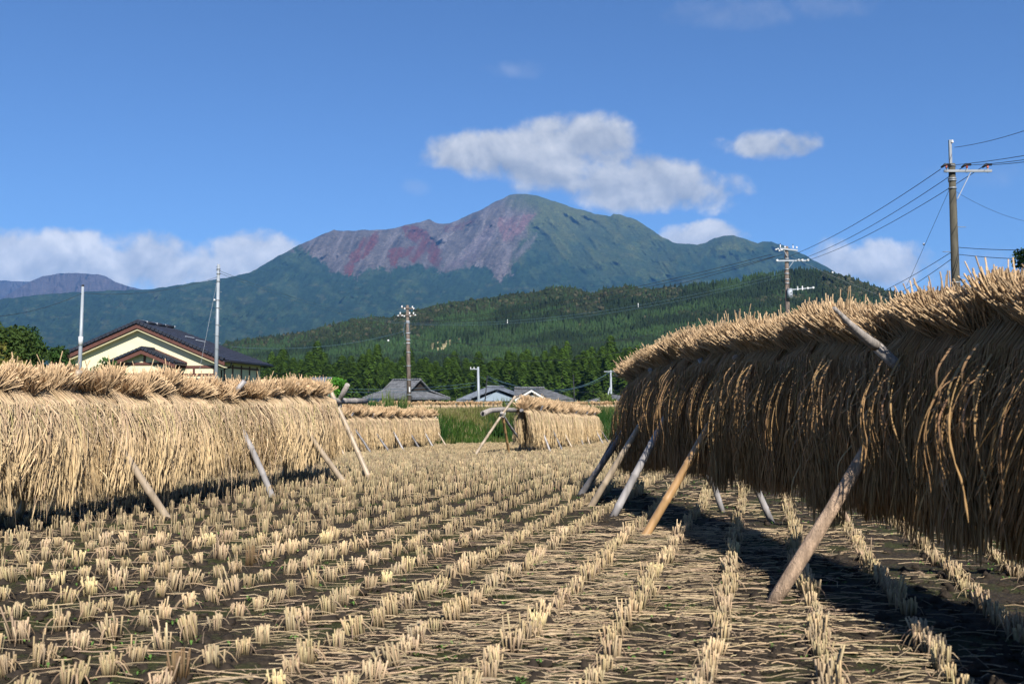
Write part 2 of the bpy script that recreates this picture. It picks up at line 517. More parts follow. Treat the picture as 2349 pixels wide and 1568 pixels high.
# upper limit of the forest, ragged
treeline = interp_line([(-300, 600), (500, 600), (600, 560), (690, 560), (735, 600), (790, 630), (870, 608), (960, 605), (1010, 622), (1060, 615), (1085, 600), (1110, 618), (1150, 640), (1185, 600), (1220, 585), (1300, 600), (1400, 640), (1500, 640), (1560, 610), (1640, 580), (1760, 565), (1850, 575), (2700, 600)], PX)
tl = treeline + wob * 60 + (fine - .5) * 26
bare = ss(-5, 5, tl - PY)[..., None]
rockpart = ss(25, -25, (PX - (1195 + (PY - 450) * -.05 + np.where(PY < 560, (560 - PY) * .35, 0))) + wob * 70)[..., None]
rc = rock * (0.8 + .5 * fbm(PX * .08 + 20, PY * .25, 4))[..., None]
streak = fbm((PX - 1200) * .10 + (PY - 450) * .05, PY * .02, 4)
rc = rc + (ss(.52, .68, streak))[..., None] * .5 * (pale - rc)
gr = grass * (0.75 + .6 * fbm(PX * .07 + 30, PY * .10 + 30, 4))[..., None]
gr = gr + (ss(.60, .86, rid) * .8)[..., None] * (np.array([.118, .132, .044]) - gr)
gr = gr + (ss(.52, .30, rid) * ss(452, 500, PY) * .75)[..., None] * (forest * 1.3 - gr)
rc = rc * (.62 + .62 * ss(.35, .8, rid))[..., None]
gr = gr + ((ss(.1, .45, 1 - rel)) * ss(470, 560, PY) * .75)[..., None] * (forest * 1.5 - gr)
up = rc * rockpart + gr * (1 - rockpart)
# grass also on the very summit
sm = (ss(40, 10, np.hypot((PX - 1215) / 2.2, PY - 452) + wob * 25))[..., None]
up = up * (1 - sm * .7) + grass * .95 * sm * .7
C = C * (1 - bare) + up * bare
def paint(poly, c, soft=.9, amt=18):
    global C
    w2 = fbm(PX * .16 + 11, PY * .16 + 5, 3) - .5
    mk = inpoly(PX + wob * amt + w2 * 12, PY + (fine - .5) * amt * .8, poly).astype(float)
    mk = (mk * (.45 + .75 * ss(.25, .55, fbm((PX + PY * .45) * .16, PY * .03 + 2, 3))))[..., None]
    C = C * (1 - mk * soft) + np.array(c) * (0.8 + .4 * fine)[..., None] * mk * soft
# left red tongue, the two smaller scars, the long scar under the saddle
paint([(862, 530), (868, 548), (850, 580), (818, 605), (800, 634), (789, 618), (800, 590), (822, 560), (845, 540)], red)
paint([(890, 572), (915, 567), (930, 570), (955, 562), (975, 568), (965, 590), (950, 605), (935, 585), (918, 590), (910, 612), (898, 608), (893, 590)], red)
paint([(925, 518), (960, 520), (985, 535), (1000, 560), (1012, 575), (1008, 600), (1000, 615), (985, 595), (955, 560), (935, 545)], red * .9)
paint([(1015, 520), (1060, 512), (1100, 500), (1060, 525), (1020, 535)], red * .8, .6)
paint([(1140, 500), (1190, 495), (1230, 490), (1195, 530), (1165, 560), (1150, 540)], (.21, .115, .115), .6)
paint([(1105, 540), (1125, 535), (1085, 580), (1050, 600), (1040, 595)], pale, .7)
paint([(1158, 560), (1172, 560), (1170, 600), (1175, 635), (1150, 625), (1130, 635), (1140, 600), (1155, 590)], pale, .7)
paint([(1205, 555), (1235, 528), (1220, 560), (1185, 592), (1180, 585)], pale * .9, .5)
paint([(1085, 605), (1105, 596), (1110, 608), (1090, 612)], pale, .8)
paint([(750, 570), (770, 565), (790, 590), (780, 600), (765, 590)], pale, .45)
paint([(1062, 590), (1080, 560), (1110, 520), (1140, 500), (1130, 540), (1100, 590), (1075, 612), (1030, 622), (1010, 610)], (.17, .13, .145), .35)
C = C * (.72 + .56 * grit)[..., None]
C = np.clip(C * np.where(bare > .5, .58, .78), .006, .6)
# far side of the mountain so that it is a solid body
bk = MV[:, -1, :].copy(); bk[:, 1] += 1500; bk[:, 2] *= .35; bk[:, 0] *= 1.15
bk2 = bk.copy(); bk2[:, 1] += 1500; bk2[:, 2] = -20
MV2 = np.concatenate([MV, bk[:, None], bk2[:, None]], 1)
C2 = np.concatenate([C, C[:, -1:], C[:, -1:]], 1)
idx = np.arange(MV2.shape[0] * MV2.shape[1]).reshape(MV2.shape[:2])
Q = np.stack([idx[:-1, :-1], idx[1:, :-1], idx[1:, 1:], idx[:-1, 1:]], -1).reshape(-1, 4)

def mountain_material():
    m = bpy.data.materials.new('mountain_slopes'); m.use_nodes = True
    N = NT(m.node_tree); b = N.n['Principled BSDF']
    t = N.new('ShaderNodeTexCoord'); P = t.outputs['Object']
    a = N.new('ShaderNodeAttribute', attribute_name='Col')
    n = N.noise(P, .035, 6, .72); n2 = N.noise(P, .11, 3, .6)
    f = N.mapr(N.math('ADD', N.math('MULTIPLY', n, .6), N.math('MULTIPLY', n2, .4)), .38, .62, .58, 1.42)
    cm = N.new('ShaderNodeCombineXYZ')
    for i in range(3): N.l.new(f, cm.inputs[i])
    N.l.new(N.mix(1.0, a.outputs['Color'], cm.outputs[0], 'MULTIPLY'), b.inputs['Base Color'])
    b.inputs['Roughness'].default_value = 1.0; b.inputs['Specular IOR Level'].default_value = 0.05
    bp = N.new('ShaderNodeBump'); bp.inputs['Distance'].default_value = 7.0; bp.inputs['Strength'].default_value = .8
    N.l.new(N.math('ADD', n, N.math('MULTIPLY', n2, .4)), bp.inputs['Height']); N.l.new(bp.outputs[0], b.inputs['Normal'])
    return m
M_mount = mountain_material()
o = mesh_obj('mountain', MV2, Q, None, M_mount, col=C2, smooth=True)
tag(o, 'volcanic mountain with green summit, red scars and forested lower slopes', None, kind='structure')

# the flat-topped peak far to the left and the faint ridge behind it
def far_ridge(name, pts, Yr, base, colr, label, seed):
    px = np.arange(pts[0][0], pts[-1][0] + 1, 2.0)
    top = interp_line(pts, px) + (fbm(px * .08 + seed, px * 0, 3) - .5) * 2
    nr = 40
    t = np.linspace(0, 1, nr)
    PX = np.repeat(px[:, None], nr, 1); PY = base + (top[:, None] - base) * t[None]
    El = np.interp(PY, ylut, elut); Xr = (PX - CX) * np.interp(PY, ylut, xlut)
    Dd = Yr * (.75 + .25 * t[None] ** .8) - (1 - np.abs(2 * fbm(PX * .05 + seed, PY * .03, 4) - 1)) * Yr * .04
    V = np.stack([Xr * Dd, Dd, CAMH + El * Dd], -1)
    b1 = V[:, -1].copy(); b1[:, 1] += Yr * .2; b1[:, 2] = 0
    V = np.concatenate([V, b1[:, None]], 1)
    cc = np.array(colr) * .5 * (0.75 + .5 * fbm(PX * .05, PY * .15, 4))[..., None]
    cc = np.concatenate([cc, cc[:, -1:]], 1)
    idx = np.arange(V.shape[0] * V.shape[1]).reshape(V.shape[:2])
    Q = np.stack([idx[:-1, :-1], idx[1:, :-1], idx[1:, 1:], idx[:-1, 1:]], -1).reshape(-1, 4)
    o = mesh_obj(name, V, Q, None, M_mount, col=cc, smooth=True)
    tag(o, label, None, kind='structure')
far_ridge('distant_peak', [(-200, 720), (-60, 700), (0, 686), (30, 668), (60, 650), (95, 634), (130, 628), (160, 626), (190, 627), (225, 629), (240, 632), (262, 645), (285, 654), (310, 660), (340, 668), (400, 680), (520, 700)], 9500, 760, (.135, .115, .12),
          'grey flat topped peak far off on the left', 4.0)
far_ridge('distant_ridge', [(-400, 640), (-100, 642), (0, 643), (40, 645), (90, 646), (140, 662), (300, 700)], 11000, 760, (.12, .11, .12),
          'faint purple ridge at the left edge of the horizon', 9.0)

# ------------------------------------------------------------------ wooded hill with its forest
HILL = [(200, 960), (330, 930), (430, 850), (520, 796), (620, 784), (705, 772), (753, 758), (802, 745), (844, 739), (887, 741), (930, 730), (965, 722), (997, 713), (1046, 704), (1127, 694), (1192, 685), (1238, 680), (1257, 671), (1306, 671), (1338, 680), (1371, 683), (1394, 672), (1436, 669),
        (1468, 672), (1500, 676), (1560, 668), (1640, 661), (1700, 652), (1750, 642), (1800, 635), (1840, 630), (1900, 634), (1950, 646), (1990, 662), (2050, 680), (2200, 715), (2500, 760)]
Y0, YR = 380.0, 1150.0
def hill_z(X, Y):
    pxx = CX + X / Y * F
    yr = interp_line(HILL, pxx)
    er = np.interp(yr, ylut, elut)
    s = np.clip((Y - Y0) / (YR - Y0), 0, 1)
    e0 = -.0075
    rel = (fbm(X * .006 + 5, Y * .006 + 5, 3) - .5)
    e = e0 + (er - e0) * (s ** 1.0) + rel * .022 * np.sin(math.pi * s)
    z = CAMH + e * Y
    over = np.clip(Y - YR, 0, None)
    return z - over * .25
hx = np.linspace(-1500, 1500, 400); hy = np.concatenate([np.linspace(Y0 - 20, YR, 120), YR + np.array([60, 150, 300, 600])])
HX, HY = np.meshgrid(hx, hy, indexing='ij')
HZ = hill_z(HX, HY)
def hill_bare(X, Y, Z):
    a, b = to_px(X, Y, Z)
    return inpoly(a + (fbm(X * .05, Y * .05, 2) - .5) * 40, b, [(930, 818), (975, 796), (1005, 780), (1038, 772), (1072, 788), (1085, 808), (1040, 818), (1000, 824), (960, 822)])
hb = hill_bare(HX, HY, HZ + 2).astype(float)[..., None]
hc = np.array([.014, .024, .009]) * (1 - hb) + np.array([.26, .22, .12]) * hb
idx = np.arange(HX.size).reshape(HX.shape)
Q = np.stack([idx[:-1, :-1], idx[1:, :-1], idx[1:, 1:], idx[:-1, 1:]], -1).reshape(-1, 4)
M_hill = material('hill_floor', rough=1.0, spec=.05, attr=True, var=.3, vscale=.08)
o = mesh_obj('hill', np.stack([HX, HY, HZ], -1), Q, None, M_hill, col=hc, smooth=True)
tag(o, 'wooded hill in front of the mountain', None, kind='structure')

def conifer_proto(rng, layers=5, n=9):
    V = []; T = []
    for k in range(layers):
        z0 = .06 + .80 * k / layers; z1 = min(1.0, z0 + .36)
        r = .27 * (1 - (z0) ** 1.3) + .02
        b = len(V)
        V.append((rng.normal(0, .01), rng.normal(0, .01), z1))
        ph = rng.random() * 6
        for i in range(n):
            a = 2 * math.pi * i / n + ph; rr = r * (1.15 if i % 2 else .68) * rng.uniform(.8, 1.2)
            V.append((rr * math.cos(a), rr * math.sin(a), z0 + rng.uniform(-.035, .035)))
        for i in range(n): T.append((b, b + 1 + i, b + 1 + (i + 1) % n))
    return np.array(V), np.array(T)
def round_proto(rng):
    V = []; T = []
    lobes = 5
    for q in range(lobes):
        c = np.array([rng.uniform(-.25, .25), rng.uniform(-.25, .25), rng.uniform(.45, .8)]); R = rng.uniform(.22, .34)
        b = len(V); nn, mm = 7, 4
        for j in range(mm + 1):
            th = math.pi * j / mm
            for i in range(nn):
                a = 2 * math.pi * (i + .5 * (j % 2)) / nn; rr = R * rng.uniform(.75, 1.2)
                V.append(c + rr * np.array([math.sin(th) * math.cos(a), math.sin(th) * math.sin(a), math.cos(th) * .85]))
        for j in range(mm):
            for i in range(nn):
                a0 = b + j * nn + i; a1 = b + j * nn + (i + 1) % nn; b0 = a0 + nn; b1 = a1 + nn
                T.append((a0, b0, a1)); T.append((a1, b0, b1))
    return np.array(V), np.array(T)
rf = np.random.default_rng(21)
CON = [conifer_proto(rf) for _ in range(6)]; RND = [round_proto(rf) for _ in range(5)]
def scatter(protos, X, Y, Z, H, Wd, cols, rng):
    VV = []; TT = []; CC = []; base = 0
    pick = rng.integers(0, len(protos), len(X))
    for p, (pv, pt) in enumerate(protos):
        s = np.where(pick == p)[0]
        if not len(s): continue
        th = rng.random(len(s)) * 6.283
        c, sn = np.cos(th)[:, None], np.sin(th)[:, None]
        x = (pv[None, :, 0] * c - pv[None, :, 1] * sn) * Wd[s][:, None] + X[s][:, None]
        y = (pv[None, :, 0] * sn + pv[None, :, 1] * c) * Wd[s][:, None] + Y[s][:, None]
        z = pv[None, :, 2] * H[s][:, None] + Z[s][:, None]
        VV.append(np.stack([x, y, z], -1).reshape(-1, 3))
        TT.append((pt[None] + (base + np.arange(len(s)) * len(pv))[:, None, None]).reshape(-1, 3))
        jit = 1 + (rng.random((len(s), len(pv), 1)) - .5) * .35
        CC.append((cols[s][:, None, :] * jit).reshape(-1, 3))
        base += len(s) * len(pv)
    return np.concatenate(VV), np.concatenate(TT), np.concatenate(CC)
M_leafy = material('foliage', rough=.8, spec=.15, attr=True)
# uniform over the hillside, denser near
n = 120000
Xs = rf.uniform(-700, 760, n); Ys = Y0 + (YR + 40 - Y0) * rf.random(n) ** .9
pxs = CX + Xs / Ys * F
keep = (pxs > 300) & (pxs < 2200)
keep &= rf.random(n) < np.clip(1.15 - (Ys - Y0) / 1100, .45, 1)
Xs, Ys, pxs = Xs[keep], Ys[keep], pxs[keep]
Zs = hill_z(Xs, Ys)
kb = ~hill_bare(Xs, Ys, Zs) | (rf.random(len(Xs)) < .14 * (fbm(Xs * .06, Ys * .06, 2) > .48))
Xs, Ys, Zs, pxs = Xs[kb], Ys[kb], Zs[kb], pxs[kb]
_, pys = to_px(Xs, Ys, Zs)
ridge = interp_line(HILL, pxs)
wn = fbm(Xs * .012 + 40, Ys * .012 + 40, 3)
bl = ((pxs < 1000 + (wn - .5) * 150) & (pys < 800 + (wn - .5) * 40)) | ((pys - ridge < 24 + (wn - .5) * 70) & (pxs < 1560)) | (wn > .72) | ((pxs > 1890) & (pys < 690))
br = bl & (rf.random(len(bl)) < .8)
def cmix(base, n, amt): 
    return np.array(base)[None] * (1 + (rf.random((n, 1)) - .5) * amt) * (1 + (rf.random((n, 3)) - .5) * amt * .3)
cn = ~br
tone = fbm(Xs * .02, Ys * .02, 3)
ccol_ = cmix((.0150, .0295, .0085), cn.sum(), .5) * (0.6 + .9 * ss(.35, .7, tone[cn]))[:, None]
V1, T1, C1 = scatter(CON, Xs[cn], Ys[cn], Zs[cn] - .5, rf.uniform(8, 13, cn.sum()) , rf.uniform(7.5, 10.5, cn.sum()), ccol_, rf)
bcol_ = cmix((.018, .025, .008), br.sum(), .6)
dry = rf.random(br.sum()) < .13
bcol_[dry] = cmix((.050, .048, .024), dry.sum(), .4)
V2, T2, C2_ = scatter(RND, Xs[br], Ys[br], Zs[br] - 1.0, rf.uniform(7, 10, br.sum()), rf.uniform(6, 10, br.sum()), bcol_, rf)
o = mesh_obj('conifer_forest', V1, None, T1, M_leafy, col=C1)
tag(o, 'dense dark conifer forest covering the hillside', None, kind='stuff')
o = mesh_obj('broadleaf_forest', V2, None, T2, M_leafy, col=C2_)
tag(o, 'olive green broadleaf woodland along the hill ridge', None, kind='stuff')
print('forest', len(Xs), len(T1), len(T2))

# ------------------------------------------------------------------ stubble field
def straw_cols(rng, n, base=(.50, .36, .20), amt=.35, grey=.25):
    c = np.array(base)[None] * (1 + (rng.random((n, 1)) - .5) * amt)
    g = rng.random((n, 1)) < grey
    c = np.where(g, c * np.array([.80, .80, .86]), c)
    c = c * (1 + (rng.random((n, 3)) - .5) * .10)
    return c

def clump(rng, nst, sides, r0=.0034, tall=0, hgt=(.055, .082), col=(.44, .335, .192), spread=.029, K=3):
    """one cut rice hill: a tight tuft of hollow stalks"""
    a = rng.random(nst) * 6.283; rr = spread * np.sqrt(rng.random(nst))
    bx, by = rr * np.cos(a), rr * np.sin(a)
    h = rng.uniform(*hgt, nst)
    if tall: h[:tall] = rng.uniform(.085, .14, tall)
    out_ = rng.uniform(.0, .38, nst)
    P = np.zeros((nst, K, 3)); R = np.zeros((nst, K))
    lx, ly = rng.normal(0, .10, nst), rng.normal(0, .10, nst)
    for k in range(K):
        t = k / (K - 1)
        P[:, k, 0] = bx * (1 + out_ * t) + lx * h * t; P[:, k, 1] = by * (1 + out_ * t) + ly * h * t; P[:, k, 2] = -.012 + (h + .012) * t
        R[:, k] = r0 * rng.uniform(.75, 1.2, nst) * (1.05 - .1 * t)
    V, Q = tubes(P, R, sides, cap=(sides == 4))
    c = straw_cols(rng, nst, col, .45, .2)
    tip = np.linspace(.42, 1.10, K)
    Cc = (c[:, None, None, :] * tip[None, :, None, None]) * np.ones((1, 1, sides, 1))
    # a few torn leaf sheaths hanging at the sides
    nl = max(2, nst // 5)
    Pl = np.zeros((nl, 4, 3)); a = rng.random(nl) * 6.283
    for k in range(4):
        t = k / 3
        Pl[:, k, 0] = np.cos(a) * (.018 + .05 * t); Pl[:, k, 1] = np.sin(a) * (.018 + .05 * t)
        Pl[:, k, 2] = .05 * (1 - t) + .02 * math.sin(t * 3.1)
    V2, Q2 = tubes(Pl, np.full((nl, 4), .0022) * np.array([1, 1, .8, .3]), sides)
    c2 = straw_cols(rng, nl, (.30, .215, .13), .4, .3)[:, None, None, :] * np.ones((1, 4, sides, 1))
    return np.concatenate([V, V2]), np.concatenate([Q, Q2 + len(V)]), np.concatenate([Cc.reshape(-1, 3), c2.reshape(-1, 3)])

rs = np.random.default_rng(77)
CL_NEAR = [clump(rs, int(rs.integers(20, 34)), 4, tall=int(rs.random() < .4) * int(rs.integers(1, 5)), spread=float(rs.uniform(.024, .034)), col=tuple(np.array([.44, .335, .192]) * rs.uniform(.72, 1.1) * np.array([1, rs.uniform(.95, 1.02), rs.uniform(.9, 1.05)]))) for _ in range(26)]
CL_MID = [clump(rs, 16, 3, r0=.0040) for _ in range(10)]
CL_FAR = [clump(rs, 10, 3, r0=.0062, spread=.040, hgt=(.07, .11)) for _ in range(8)]
DARKC = [clump(rs, 18, 4, col=(.15, .095, .045), hgt=(.06, .10)) for _ in range(2)]
TALLC = [clump(rs, 16, 4, tall=6) for _ in range(2)]

ROWS = [.655, .223, -.225, -.628, -1.005, -1.433, -1.78, -2.13, -2.458, -2.78, -3.16]
m = .655
while m < 7.5: m += .40; ROWS.append(m)
m = -3.16
while m > -17: m -= .362; ROWS.append(m)
SL = .2649                                            # the rows run slightly to the right
hx_, hy_, hr_ = [], [], []
for i, m in enumerate(sorted(ROWS)):
    y = 1.9 + rs.random() * .16
    ys = np.arange(y, 41, .157)
    ys = ys + rs.normal(0, .016, len(ys))
    xs = .85 * m + SL * ys + rs.normal(0, .012, len(ys)) + (fbm(ys * .35 + m * 7, ys * 0 + m, 2) - .5) * .07
    hx_.append(xs); hy_.append(ys); hr_.append(np.full(len(xs), i))
hx_ = np.concatenate(hx_); hy_ = np.concatenate(hy_)
pxx = CX + hx_ / hy_ * F
ok = (hy_ < field_end(hx_)) & (np.abs(hx_) < .545 * hy_ + 1.7) & (rs.random(len(hx_)) > .012)
# keep the tufts off the bare wheel track
hx_, hy_ = hx_[ok], hy_[ok]
hz_ = ground_z(hx_, hy_) - .002
# things partly above the frame edge count by distance
order = np.argsort(hy_ + .15 * np.abs(hx_ - .2))
_, pyh = to_px(hx_, hy_, hz_ + .08)
pxh, _ = to_px(hx_, hy_, hz_ + .03)
vis = (pyh[order] < 1560) & (pxh[order] > 4) & (pxh[order] < 2345)
near = order[vis][:300]
rest = np.setdiff1d(np.arange(len(hx_)), near)
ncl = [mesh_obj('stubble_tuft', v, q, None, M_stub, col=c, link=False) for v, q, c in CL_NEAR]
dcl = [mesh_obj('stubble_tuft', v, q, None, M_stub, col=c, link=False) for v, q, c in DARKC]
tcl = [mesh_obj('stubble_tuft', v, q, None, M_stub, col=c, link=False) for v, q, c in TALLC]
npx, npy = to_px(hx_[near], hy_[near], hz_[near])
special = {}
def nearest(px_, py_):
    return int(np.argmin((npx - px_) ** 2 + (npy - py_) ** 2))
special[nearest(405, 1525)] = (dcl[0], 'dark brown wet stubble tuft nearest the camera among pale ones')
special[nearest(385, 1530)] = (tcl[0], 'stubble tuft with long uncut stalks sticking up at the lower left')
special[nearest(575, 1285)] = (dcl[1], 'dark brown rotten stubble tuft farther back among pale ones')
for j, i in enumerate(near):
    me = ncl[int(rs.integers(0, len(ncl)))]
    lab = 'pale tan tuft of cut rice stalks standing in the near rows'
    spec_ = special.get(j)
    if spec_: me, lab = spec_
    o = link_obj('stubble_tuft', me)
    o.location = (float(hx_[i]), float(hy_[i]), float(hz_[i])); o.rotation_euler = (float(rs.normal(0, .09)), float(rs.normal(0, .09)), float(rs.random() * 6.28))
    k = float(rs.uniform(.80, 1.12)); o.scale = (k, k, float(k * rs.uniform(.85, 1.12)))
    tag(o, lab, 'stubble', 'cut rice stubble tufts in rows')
def spread(protos, X, Y, Z, rng, name, mat, label, tint=None):
    VV, QQ, CC = [], [], []; base = 0
    pick = rng.integers(0, len(protos), len(X))
    for p, (pv, pq, pc) in enumerate(protos):
        s = np.where(pick == p)[0]
        if not len(s): continue
        th = rng.random(len(s)) * 6.283; c, sn = np.cos(th)[:, None], np.sin(th)[:, None]
        k = rng.uniform(.85, 1.12, (len(s), 1))
        x = (pv[None, :, 0] * c - pv[None, :, 1] * sn) * k + X[s][:, None]
        y = (pv[None, :, 0] * sn + pv[None, :, 1] * c) * k + Y[s][:, None]
        z = pv[None, :, 2] * k * rng.uniform(.85, 1.15, (len(s), 1)) + Z[s][:, None]
        VV.append(np.stack([x, y, z], -1).reshape(-1, 3)); QQ.append((pq[None] + (base + np.arange(len(s)) * len(pv))[:, None, None]).reshape(-1, 4))
        cc = pc[None] * rng.uniform(.82, 1.12, (len(s), 1, 1))
        CC.append(cc.reshape(-1, 3)); base += len(s) * len(pv)
    o = mesh_obj(name, np.concatenate(VV), np.concatenate(QQ), None, mat, col=np.concatenate(CC))
    if label: tag(o, label, None, kind='stuff')
    return np.concatenate(VV), np.concatenate(QQ), np.concatenate(CC), o
yr_ = hy_[rest]
mid = rest[yr_ < 8.5]; far = rest[yr_ >= 8.5]
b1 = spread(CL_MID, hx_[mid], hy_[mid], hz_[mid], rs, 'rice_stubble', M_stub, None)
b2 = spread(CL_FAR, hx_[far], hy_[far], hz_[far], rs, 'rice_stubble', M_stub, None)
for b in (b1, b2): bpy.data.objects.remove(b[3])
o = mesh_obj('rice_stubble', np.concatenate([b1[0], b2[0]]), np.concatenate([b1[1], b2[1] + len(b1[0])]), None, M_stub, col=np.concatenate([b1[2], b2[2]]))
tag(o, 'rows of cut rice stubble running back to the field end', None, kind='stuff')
print('tufts', len(near), len(mid), len(far))

# loose straw lying mostly across the rows
def litter(n, y0, y1, rng, r=.0021, sides=3, L=(.05, .34)):
    Y = y0 + (y1 - y0) * rng.random(n) ** 1.25
    X = rng.uniform(-1, 1, n) * (.545 * Y + 1.5)
    mrow = (X - SL * Y) / .85
    k = np.exp(-((mrow + .75) / 1.0) ** 2)                    # thick band where the straw was carried out
    pt = ss(.42, .62, fbm(X * 1.6 + 9, Y * 1.6 + 9, 3))
    keep = rng.random(n) < .10 + .55 * k + .45 * pt * (.3 + k)
    keep &= Y < field_end(X) - .2
    keep &= rng.random(n) < 1 - .62 * ss(.2, 1.4, mrow)            # little was dropped under the right rack
    X, Y = X[keep], Y[keep]; n = len(X)
    ln = rng.uniform(*L, n) * rng.uniform(.5, 1.1, n)
    th = rng.normal(0, .35, n); w = rng.random(n) < .22; th[w] = rng.random(w.sum()) * 3.14
    K = 5; cur = rng.normal(0, .14, n); kink = rng.normal(0, .5, n) * (rng.random(n) < .25); z0 = ground_z(X, Y)
    lift = rng.uniform(.0, .012, n)
    P = np.zeros((n, K, 3))
    cx_, cy_ = X.copy(), Y.copy()
    for q in range(K):
        t = q / (K - 1) - .5
        a = th + cur * t + kink * (t > .1)
        P[:, q, 0] = X + np.cos(a) * ln * t; P[:, q, 1] = Y + np.sin(a) * ln * t
        P[:, q, 2] = z0 + .006 + lift * (1.4 - 2.5 * t * t) + np.abs(rng.normal(0, .003, n))
    R = np.repeat((r * rng.uniform(.5, 1.25, n))[:, None], K, 1)
    V, Q = tubes(P, R, sides)
    c = straw_cols(rng, n, (.39, .29, .175), .8, .3)
    C = c[:, None, :] * np.ones((1, K * sides, 1))
    return V, Q, C.reshape(-1, 3)
l1 = litter(19000, 2.2, 6.5, rs, .0016, 3, (.03, .30))
l2 = litter(6400, 6.0, 13, rs, .0024, 3, (.05, .26))
l3 = litter(3000, 12, 30, rs, .0035, 3, (.08, .3))
V = np.concatenate([l1[0], l2[0], l3[0]]); Q = np.concatenate([l1[1], l2[1] + len(l1[0]), l3[1] + len(l1[0]) + len(l2[0])])
o = mesh_obj('straw_litter', V, Q, None, M_stub, col=np.concatenate([l1[2], l2[2], l3[2]]))
tag(o, 'loose cut straw scattered between the stubble rows', None, kind='stuff')

# clods and tiny seedlings
n = 7000
Y = 2.2 + 9 * rs.random(n) ** 1.3; X = (rs.uniform(-60, 2410, n) - CX) / F * Y
k = rs.uniform(.006, .028, n) * (rs.random(n) < .5) + .008
ico = [(-1, 0, 0), (1, 0, 0), (0, -1, 0), (0, 1, 0), (0, 0, .8), (.6, .6, .4), (-.6, .6, .35), (.6, -.6, .3), (-.6, -.6, .45)]
pv = np.array(ico); pt = np.array([(4, 5, 6), (4, 6, 8), (4, 8, 7), (4, 7, 5), (5, 3, 6), (1, 3, 5), (6, 3, 0), (6, 0, 8), (8, 0, 2), (8, 2, 7), (7, 2, 1), (7, 1, 5)])
VV = pv[None] * k[:, None, None] * rs.uniform(.6, 1.3, (n, 9, 1)); VV[..., 0] += X[:, None]; VV[..., 1] += Y[:, None]; VV[..., 2] += ground_z(X, Y)[:, None]
TT = pt[None] + (np.arange(n) * 9)[:, None, None]
M_clod = material('wet_soil', (.028, .021, .015), .9, .15, var=.3, vscale=60)
o = mesh_obj('soil_clods', VV, None, TT, M_clod); tag(o, 'small dark clods of soil between the rows', None, kind='stuff')
n = 900
Y = 2.2 + 9 * rs.random(n) ** 1.2; X = (rs.uniform(-60, 2410, n) - CX) / F * Y
VV, TT = [], []
for i in range(n):
    if vnoise(X[i] * 1.3 + 30, Y[i] * 1.3 + 30) < .35: continue
    s = rs.uniform(.006, .014); z = float(ground_z(X[i], Y[i])) + .006
    for q in range(4):
        a = q * 1.57 + rs.random() * .8; b = len(VV)
        cx_, cy_ = X[i] + rs.normal(0, .01), Y[i] + rs.normal(0, .01)
        VV += [(cx_, cy_, z), (cx_ + s * math.cos(a - .4), cy_ + s * math.sin(a - .4), z + s * .9), (cx_ + 1.6 * s * math.cos(a), cy_ + 1.6 * s * math.sin(a), z + s * 1.1), (cx_ + s * math.cos(a + .4), cy_ + s * math.sin(a + .4), z + s * .9)]
        TT += [(b, b + 1, b + 2), (b, b + 2, b + 3)]
M_seed = material('seedling_leaf', (.07, .14, .025), .6, .3, var=.3, vscale=5)
o = mesh_obj('seedlings', VV, None, TT, M_seed); tag(o, 'tiny bright green weed seedlings in the wet soil', None, kind='stuff')

